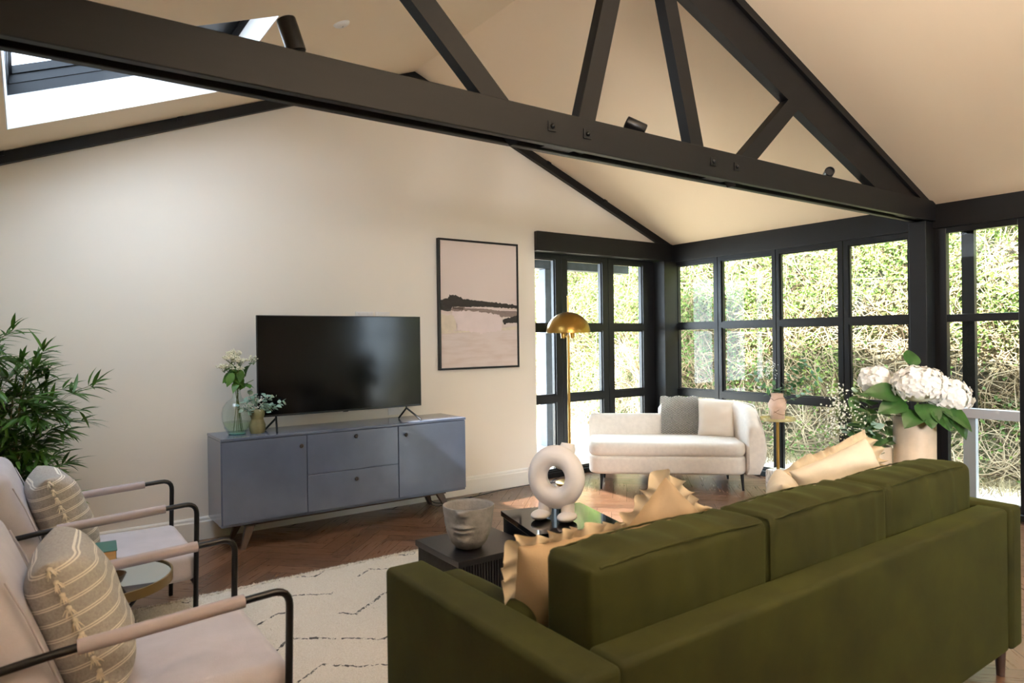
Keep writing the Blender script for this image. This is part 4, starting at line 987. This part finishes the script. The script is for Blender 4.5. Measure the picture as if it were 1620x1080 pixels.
vel('back_panel', SX0+.139, SX1-.104, SY0+.012, SY0+.125, .125, SZ-.004, .018, .08, (0, .004, .004))
vel('seat_frame', SX0+.137, SX1-.102, SY0+.127, SY1-.03, .14, .30, .015, .1)
for k in range(3):
    a = SX0+.139+k*.716; vel('seat_cushion', a+.002, a+.714, SY0+.129, SY1+.0, .301, .45, .035, .05, (0, .01, .014), .004, k)
for k in range(3):
    a = SX0+.139+k*.716+(.03 if k == 0 else 0); b = SX0+.139+(k+1)*.716-(.035 if k == 2 else 0)
    y0, y1 = 1.178, 1.37; z0, z1 = .452, .865
    bm = B(); rbox(bm, a+.004, b-.004, y0, y1, z0, z1, .028, .022, 4)
    puff(bm, ((a+b)/2, (y0+y1)/2, (z0+z1)/2), ((b-a)/2, (y1-y0)/2, (z1-z0)/2), (.0, .02, .014))
    bm.normal_update()
    for v_ in bm.verts:   # creases that pull down from the top seam
        x, y, z = v_.co; f = max(0, min(1, (z-z0)/(z1-z0)))
        cr = noise.noise(Vector((x*16+k*9, z*2.2+x*2, y*3)))+.5*noise.noise(Vector((x*34+k*5, z*3, y*4)))
        v_.co += v_.normal*(.011*cr*f**1.2) + Vector((0, (-.012 if y < (y0+y1)/2 else -.03)*(1-abs(2*f-1))*0, 0))
        v_.co.y += .0*f
    c = wput('back_cushion', bm, m_velvet, so_, 60)
    for yy in (y0+.010, y1-.010):
        bm = B(); tube(bm, [(a+.03+(b-a-.06)*i/30, yy-(.004 if yy < 1.25 else -.004), z1-.0085+.010*(1-(2*i/30-1)**2)+.003*noise.noise(Vector((i*.7, k, 0)))) for i in range(31)], 0.0032, 6); s_ = wput('seam', bm, m_velvet, so_, 60); s_.parent = c
for x in (SX0+.06, SX1-.06):
    for y in (SY0+.06, SY1-.06):
        bm = B(); tube(bm, [(x, y, .14), (x, y, 0.0)], [.022, .015], 14); wput('leg', bm, m_walnut, so_, 60)
# green bolster inside the left arm
bm = B(); rbox(bm, 1.036, 1.17, 1.50, 1.935, .468, .655, .05, .03, 5); puff(bm, (1.1, 1.72, .56), (.067, .22, .094), (.012, .01, .012)); wrinkle(bm, .006, 8, 3)
solo('velvet_bolster', bm, m_velvet, (1.1, 1.72, .468), 'olive velvet bolster lying along the inside of the left sofa arm', 'cushion', 60)

# frilled and plain cushions on the sofa
m_tan = mat('tan_linen', (158, 135, 106), .9, var=.08, vscale=10, bump=.25, bscale=180, sheen=.15); m_natural = mat('natural_linen', (206, 194, 174), .9, var=.06, vscale=10, bump=.2, bscale=180, sheen=.15)
m_frill = mat('linen_frill', (196, 178, 148), .9, var=.08, bump=.2, bscale=180, trans=.15)
def frilled(label, cx, cy_, z, w_, h_, t_, rz, rx, ry, m, mf, seed, depth=.055, amp=.022, grp='ruffled linen cushions on the sofa'):
    t = thing('ruffled_cushion', label, 'cushion', (cx, cy_, z), rz, grp); rot = Matrix.Rotation(R_(rx), 4, 'X') @ Matrix.Translation((0, 0, h_/2)) @ Matrix.Rotation(R_(ry), 4, 'Y') @ Matrix.Translation((0, 0, -h_/2))
    bm = pillow_bm(w_, h_, t_, 26, .04, .012, seed); bm.transform(rot); put('cushion_body', bm, m, t, 60)
    bm = frill_bm(w_*.985, h_*.985, .04, depth, 30, amp, seed); bm.transform(rot); put('ruffle', bm, mf, t, 70); return t
frilled('tan linen cushion with a ruffled edge, nearest the left sofa arm', 1.29, 1.60, .47, .34, .36, .15, R_(-6), 13, 0, m_tan, m_frill, 1)
frilled('tan linen ruffled cushion turned on its corner, behind the first one on the sofa', 1.80, 1.66, .49, .37, .37, .14, R_(-12), 12, 40, m_tan, m_frill, 5)
frilled('large cream linen cushion with a ruffled edge at the right-hand end of the sofa', 3.06, 1.63, .50, .42, .36, .17, R_(-30), -14, -20, m_natural, m_frill, 9, .06, .026)
bm = pillow_bm(.34, .34, .14, 22, .07, .008, 6); bm.transform(Matrix.Translation((2.60, 1.62, .475)) @ Matrix.Rotation(R_(35), 4, 'Z') @ Matrix.Rotation(R_(-10), 4, 'X'))
solo('linen_cushion', bm, m_natural, (2.60, 1.62, .475), 'small plain natural linen cushion on the sofa, left of the large cream ruffled one', 'cushion', 60)

# ---------------------------------------------------------------- armchairs
m_tweed = mat('pale_grey_linen', (184, 179, 187), .9, var=.07, vscale=9, bump=.25, bscale=220, sheen=.3)
m_pad = mat('mauve_grey_leather', (162, 152, 155), .7, bump=.1, bscale=120)
def make_chair():
    t = thing('armchair', '', 'armchair', (0, 0, 0), 0, 'pair of pale grey armchairs with black tube arms')
    HW = .338
    for s in (-1, 1):
        y = s*HW
        fr = rounded([(.64, y, 0), (.655, y, .64), (.05, y, .605), (-.12, y, .585), (-.20, y, .0)], .055, 6)
        bm = B(); tube(bm, fr, .0115, 12); put('arm_frame', bm, m_black_metal, t, 60)
        bm = B(); tube(bm, [(.52, y, .632), (.50, y, .631), (.12, y, .610), (.10, y, .609)], [.0195, .020, .020, .0195], 16); put('arm_pad', bm, m_pad, t, 60)
    bm = B(); tube(bm, [(.645, -HW, .255), (.645, HW, .255)], .010, 10); put('cross_rail', bm, m_black_metal, t, 60)
    bm = B(); tube(bm, [(-.16, -HW, .255), (-.16, HW, .255)], .010, 10); put('cross_rail', bm, m_black_metal, t, 60)
    bm = B(); rbox(bm, -.08, .665, -.315, .315, .262, .405, .045, .035, 5); puff(bm, (.29, 0, .33), (.37, .315, .07), (.006, .006, .012)); wrinkle(bm, .004, 7, 2); put('seat', bm, m_tweed, t, 60)
    bm = B(); rbox(bm, -.075, .075, -.315, .315, 0, .50, .06, .035, 5); puff(bm, (0, 0, .25), (.075, .315, .25), (.012, .004, .006)); wrinkle(bm, .003, 7, 4)
    bm.transform(Matrix.Translation((.02, 0, .385)) @ Matrix.Rotation(R_(-20), 4, 'Y')); put('backrest', bm, m_tweed, t, 60)
    for s in (-1, 1):
        bm = B(); tube(bm, [(x, s*.300, z) for x, z in ((.095, .42), (.045, .56), (-.01, .71), (-.05, .80))], .004, 6); put('back_piping', bm, m_tweed, t, 60)
    return t
ch1 = make_chair(); ch1.location = (.0, 3.85, 0); ch1['label'] = 'pale grey armchair with black tube arms, farther of the two, nearest the sideboard'
ch2 = dup(ch1); ch2.location = (.0, 2.45, 0); ch2['label'] = 'pale grey armchair with black tube arms in the foreground, cut by the left edge'
# striped cushions with tassels
q = NB('striped_linen'); v = q.coord('Object'); sp = q.a('ShaderNodeSeparateXYZ'); q.l(v, sp.inputs[0])
f = q.math('PINGPONG', q.math('ADD', q.math('MULTIPLY', sp.outputs['Z'], 1.0), 0.01), .0235)   # bands along the height
st = q.math('MULTIPLY', q.math('GREATER_THAN', f, .0016), q.math('LESS_THAN', f, .0052))
weave = q.noise(v, 140, 3); c0 = q.ramp(weave, [(.3, lin((146, 142, 137))), (.7, lin((172, 168, 163)))]); q.l(q.mix(q.math('MULTIPLY', st, .8), c0, lin((236, 231, 220))), q.b.inputs['Base Color']); q.b.inputs['Roughness'].default_value = .9; q.bump(weave, .2, .002); m_stripe = q.m
m_tassel = mat('cream_tassel', (214, 205, 188), .95)
def striped(label, x, y, z, rz):
    t = thing('striped_cushion', label, 'cushion', (x, y, z), rz, 'striped tasselled cushions on the armchairs')
    w_, h_, t_ = .44, .44, .21; R3 = Matrix.Rotation(R_(-20), 4, 'X')
    bm = pillow_bm(w_, h_, t_, 26, .06, .004, 3); o = put('cushion_body', bm, m_stripe, t, 60); o.rotation_euler = (R_(-20), 0, 0)
    for side in (1, 3):
        for k in range(11):
            p, d = pillow_edge(w_, h_, .06, side+.04+k*.092); bm = B(); rr = random.Random(k+side*20)
            blob(bm, p+d*.004, .0085, 1)
            for i in range(9):
                dd = (d*rr.uniform(.5, 1)+Vector((rr.uniform(-.5, .5), rr.uniform(-.6, .6), rr.uniform(-.9, -.1)))).normalized(); tube(bm, [p+d*.004, p+dd*.014, p+dd*.026-Vector((0, 0, .006))], [.0028, .0022, .0010], 4)
            o = put('tassel', bm, m_tassel, t, 60); o.rotation_euler = (R_(-20), 0, 0)
    return t
striped('beige striped tasselled cushion on the farther armchair', .205, 3.83, .400, math.pi/2+R_(4))
striped('beige striped tasselled cushion on the foreground armchair', .205, 2.42, .400, math.pi/2+R_(-4))

# ---------------------------------------------------------------- round side table between the chairs
m_mirror = mat('pale_mirror', (200, 212, 218), .03, metal=1)
m_aged = mat('aged_brass', (128, 106, 66), .35, metal=.8)
rt = thing('side_table', 'round mirror-topped side table with a brass rim between the armchairs', 'table', (.225, 3.19, 0))
bm = B(); lathe(bm, [(.0001, .448), (.262, .448), (.262, .4555), (.0001, .4555)], 56, cap=False); put('mirror_top', bm, m_mirror, rt, 40)
bm = B(); lathe(bm, [(.263, .425), (.270, .425), (.270, .462), (.263, .462), (.263, .425)], 56, cap=False); put('rim', bm, m_aged, rt, 40)
for k in range(3):
    a = R_(20+120*k); bm = B(); tube(bm, [(.245*math.cos(a), .245*math.sin(a), .43), (.15*math.cos(a+2.2), .15*math.sin(a+2.2), .0)], .008, 8); put('leg', bm, m_black_metal, rt, 60)
bk = thing('hardback_book', 'thick hardback book with a teal green cover lying on the mirror side table', 'book', (.19, 3.31, .4560), R_(-4))
m_cover = mat('teal_cover', (38, 92, 84), .5); m_pages = mat('cream_pages', (205, 170, 120), .85, var=.15, vscale=3, stretch=(1, 1, 90))
put('page_block', bbox(-.108, .108, -.078, .075, .0045, .0955, r=.001), m_pages, bk)
put('cover', bbox(-.113, .113, -.083, .082, .096, .1005, r=.0015), m_cover, bk); put('cover', bbox(-.113, .113, -.083, .082, 0, .004, r=.0015), m_cover, bk)
put('spine', bbox(-.113, .113, .0755, .082, .0041, .0959, r=.001), m_cover, bk)
bm = B(); lathe(bm, [(.0001, .004), (.03, .0), (.045, .012), (.058, .038), (.06, .042), (.056, .042), (.042, .016), (.0001, .01)], 36, cap=False)
bb = solo('trinket_bowl', (lambda b: (b.transform(Matrix.Translation((.255, 3.085, .4560))), b)[1])(bm), mat('dark_bronze', (74, 54, 34), .35, metal=.6), (.255, 3.085, .4560), 'small dark bronze bowl on the mirror side table in front of the book', 'bowl', 50)

# ---------------------------------------------------------------- bamboo plant
bp = thing('bamboo_plant', 'tall leafy bamboo plant in the corner behind the armchairs', 'plant', (-.12, 4.82, 0))
m_pot = mat('charcoal_pot', (70, 70, 72), .7, var=.15); bm = B(); lathe(bm, [(.0001, 0), (.12, 0), (.15, .02), (.17, .30), (.175, .31), (.16, .31), (.155, .27), (.0001, .27)], 36, cap=False); put('pot', bm, m_pot, bp, 50)
bm = B(); lathe(bm, [(.0001, .285), (.15, .272)], 24, cap=False); put('soil', bm, mat('soil', (50, 38, 28), .95, bump=.5), bp, 60)
m_bam = mat('bamboo_leaf', (66, 102, 34), .45, var=.4, vscale=9, trans=.2); m_cane = mat('bamboo_cane', (104, 98, 56), .5, var=.25, vscale=10)
rnd = random.Random(21); canes, twigs, lv = [], B(), B()
tips = []
for (bx, by, tx, ty, h) in ((a_, b_, c_, d_, e_*.87) for a_, b_, c_, d_, e_ in ((-.05, 0, -.12, .05, 1.5), (.03, .02, .12, .0, 1.42), (0, -.04, -.02, -.1, 1.56), (-.03, .05, -.2, .02, 1.35), (.05, -.02, .20, -.05, 1.15), (.02, .04, .06, .08, 1.3))):
    pts = [Vector((bx+(tx-bx)*(t*t), by+(ty-by)*(t*t), .27+(h-.27)*t)) for t in [i/14 for i in range(15)]]
    bm = B(); tube(bm, pts, [.0075*(1-.6*i/14)+(.0012 if i % 2 else 0) for i in range(15)], 8); put('cane', bm, m_cane, bp, 60)
    for t in range(3, 15):
        for rep in range(3):
            p = pts[t]; a = rnd.uniform(-.6, 3.7)+math.pi; a = rnd.random()*6.28; L = rnd.uniform(.1, .34)*(1.15-.35*t/14)
            tip = p+Vector((math.cos(a)*L, math.sin(a)*L*.8, rnd.uniform(-.02, .16)))
            if tip.x > .44: tip.x = .44
            if tip.x < -.33: tip.x = -.33
            if tip.y > .33: tip.y = .33
            tube(twigs, [p, p.lerp(tip, .5)+Vector((0, 0, .03)), tip], .0014, 4); tips.append((tip, (tip-p).normalized())); tips.append((p.lerp(tip, .6)+Vector((0, 0, .02)), (tip-p).normalized()))
for p, d in tips:
    for k in range(6):
        dd = (d*.9+Vector((rnd.uniform(-.7, .7), rnd.uniform(-.7, .7), rnd.uniform(-.55, .45)))).normalized(); L = rnd.uniform(.10, .165)
        e = p+dd*L
        if e.y > .40 or e.x < -.365: continue
        leaf(lv, p, dd, (rnd.uniform(-.3, .3), rnd.uniform(-.5, .2), 1), L, .021, .25, .3, 4)
put('twigs', twigs, m_cane, bp, 60); put('foliage', lv, m_bam, bp, 180)

# ---------------------------------------------------------------- console with vases right of the sofa
ct = thing('end_table', 'round pale wooden end table hidden behind the right sofa arm', 'table', (3.60, 1.62, 0))
m_paleoak = mat('pale_oak', (170, 140, 108), .5, var=.2, vscale=8)
bm = B(); lathe(bm, [(.0001, .495), (.25, .495), (.255, .50), (.255, .518), (.25, .523), (.0001, .523)], 48, cap=False); put('table_top', bm, m_paleoak, ct, 40)
bm = B(); lathe(bm, [(.15, 0), (.15, .02), (.04, .05), (.035, .45), (.08, .494)], 32); put('pedestal', bm, m_paleoak, ct, 50)
hv = thing('cylinder_vase', 'tall cream stoneware cylinder vase holding the white hydrangeas', 'vase', (3.585, 1.585, .5235))
m_stone = mat('cream_stoneware', (186, 170, 150), .55, var=.08, vscale=14, bump=.1, bscale=70)
bm = B(); lathe(bm, [(.0001, 0), (.085, 0), (.092, .008), (.094, .05), (.094, .455), (.090, .468), (.083, .468), (.082, .455), (.082, .2), (.0001, .2)], 48, cap=False); put('body', bm, m_stone, hv, 50)
hb = thing('hydrangea_bouquet', 'white hydrangea heads with broad dark green leaves in the tall cream vase', 'flowers', (3.585, 1.585, .97))
m_hyd = mat('hydrangea_petal', (232, 231, 230), .65, trans=.25); m_hleaf = mat('broad_green_leaf', (38, 74, 28), .4, var=.3, vscale=14, spec=.5, trans=.12)
UPV = Vector((0, 0, 1)); FW = Vector((V.x, V.y, 0)).normalized(); SD = Vector((RW.x, RW.y, 0))
def rel(s, u, f=0): return SD*s + UPV*u - FW*f
rnd = random.Random(31)
def head(c, rx, rz_, n):
    bm = B(); 
    for i in range(n):
        zf = 1-1.45*(i+.5)/n; rr = math.sqrt(max(0, 1-zf*zf)); a = i*2.39996; nn = Vector((rr*math.cos(a), rr*math.sin(a), zf)); p = Vector((nn.x*rx, nn.y*rx*.9, nn.z*rz_))*rnd.uniform(.90, 1.08)+c; nn = (nn+Vector((rnd.uniform(-.45, .45), rnd.uniform(-.45, .45), rnd.uniform(-.3, .3)))).normalized()
        t1 = nn.orthogonal().normalized(); t1 = Matrix.Rotation(rnd.random()*1.57, 3, nn) @ t1; t2 = nn.cross(t1)
        for k in range(4):
            d = t1*math.cos(k*math.pi/2)+t2*math.sin(k*math.pi/2); s = nn.cross(d); R0 = rnd.uniform(.016, .021)
            vv = [bm.verts.new(x) for x in (p, p+d*R0*.55+s*R0*.55+nn*.004, p+d*R0*1.05+nn*rnd.uniform(-.002, .007), p+d*R0*.55-s*R0*.55+nn*.004, p+d*R0*.6+nn*.0015)]
            bm.faces.new((vv[0], vv[1], vv[4])); bm.faces.new((vv[1], vv[2], vv[4])); bm.faces.new((vv[2], vv[3], vv[4])); bm.faces.new((vv[3], vv[0], vv[4]))
    put('flower_head', bm, m_hyd, hb, 180)
    bm = B(); blob(bm, c-Vector((0, 0, .01)), 1, 3, (rx*.84, rx*.76, rz_*.78)); put('flower_core', bm, mat('green_white_core', (226, 230, 212), .8), hb, 180)
heads = ((rel(-.005, .175, .05), .125, .09, 230), (rel(.155, .115, .03), .10, .085, 170), (rel(-.12, .19, -.12), .09, .07, 120))
for c, a, b, n in heads:
    head(c, a, b, n); bm = B(); tube(bm, [(0, 0, -.2), c*.35+Vector((0, 0, -.03)), c-Vector((0, 0, .03))], .005, 8); put('stem', bm, m_stem, hb, 60)
def bigleaf(base, d, up, L, W, fold=.18, curl=.35):
    bm = B(); base = Vector(base); d = Vector(d).normalized(); up = (Vector(up)-d*Vector(up).dot(d)).normalized(); s = d.cross(up); n = 14; rows = []
    for i in range(n+1):
        t = i/n; wd = W/2*(math.sin(math.pi*t**.72))**.75 if 0 < t < 1 else .0005; wd *= 1+.03*(i % 2); c = base+d*L*t-up*curl*L*t*t; row = []
        for k in range(-4, 5):
            q_ = k/4; row.append(bm.verts.new(c+s*wd*q_+up*(fold*wd*abs(q_)+.0025*math.cos((t*9-abs(q_)*2.2)*6.28)*(abs(q_)*(1-abs(q_))*4)))); 
        rows.append(row)
    for a, b in zip(rows, rows[1:]):
        for k in range(8): bm.faces.new((a[k], a[k+1], b[k+1], b[k]))
    tube(bm, [base-d*.05, base, base+d*L*.5-up*curl*L*.25-up*.001], .002, 5)
    put('leaf', bm, m_hleaf, hb, 180)
bigleaf(rel(-.01, .09, .09), rel(-.05, -.55, .8), rel(0, .6, .8), .13, .125)
bigleaf(rel(.07, .08, .08), rel(.6, -.35, .5), rel(.1, .9, .6), .17, .13)
bigleaf(rel(.10, .06, .10), rel(.5, -.7, .5), rel(.2, .8, .8), .15, .12)
bigleaf(rel(-.10, .13, .04), rel(-.9, .25, .2), rel(.2, .6, .8), .16, .11)
bigleaf(rel(-.08, .10, .06), rel(-.95, -.15, .3), rel(.1, .8, .8), .14, .11)
bigleaf(rel(.02, .27, -.06), rel(.3, .8, -.3), rel(0, .2, 1), .10, .09)
bigleaf(rel(.09, -.01, -.05), rel(.45, -.85, -.1), rel(.6, .5, .8), .17, .12)
bigleaf(rel(-.04, .05, .10), rel(-.8, -.3, .6), rel(.1, .9, .5), .12, .10)
bigleaf(rel(.03, .07, .11), rel(.35, -.6, .7), rel(.1, .6, .8), .12, .11)
# second, lower vase with foliage and gypsophila
lv2 = thing('low_vase', 'lower cream stoneware vase with foliage, left of the hydrangea vase', 'vase', tuple(Vector((3.585, 1.585, .5235))+SD*-.155+FW*.09))
bm = B(); lathe(bm, [(.0001, 0), (.075, 0), (.082, .008), (.084, .30), (.080, .31), (.074, .31), (.073, .15), (.0001, .15)], 44, cap=False); put('body', bm, m_stone, lv2, 50)
fo = thing('mixed_foliage', 'green ivy and eucalyptus with sprays of tiny white gypsophila in the lower cream vase', 'foliage', tuple(Vector(lv2.location)+Vector((0, 0, .16))))
st_, lf_, le_, bd_ = B(), B(), B(), B(); rnd = random.Random(12)
for s, u, f_, n_ in ((-.05, .40, .05, 7), (-.12, .34, .0, 7), (.0, .36, -.05, 6), (-.10, .26, .08, 6), (.05, .3, .05, 5)): sprig_mesh((st_, lf_), (0, 0, 0), rel(s, u, f_), n_, .075, .06, rnd, .05, True, .002, .15, .4, .3)
for s, u, f_, n_ in ((-.09, .42, .0, 6), (-.15, .25, .02, 6), (-.04, .25, .09, 6)): sprig_mesh((st_, le_), (0, 0, 0), rel(s, u, f_), n_, .045, .036, rnd, .05, True, .0016, .05, .4)
for (s, u, n_, g1, g2) in ((-.21, .34, 130, .03, .05), (-.22, .24, 90, .028, .03), (-.12, .3, 45, .035, .04), (-.19, .42, 40, .02, .03)):
    c0 = rel(s, u, .05); tube(st_, [(0, 0, 0), c0*.5+Vector((0, 0, .04)), c0], .0015, 5)
    for i in range(n_):
        c = c0+SD*rnd.gauss(0, g1)+FW*rnd.gauss(0, .025)+UPV*rnd.gauss(0, g2); blob(bd_, c, rnd.uniform(.0028, .0052), 1)
        if i % 2 == 0: tube(st_, [c0-UPV*.03, c], .0005, 3)
put('stem', st_, m_stem, fo, 60); put('leaves', lf_, mat('ivy_sprig_leaf', (70, 104, 58), .5, var=.3, vscale=18, trans=.15), fo, 180); put('eucalyptus_leaves', le_, m_euc, fo, 180); put('flowers', bd_, m_petal, fo, 180, kind='stuff')
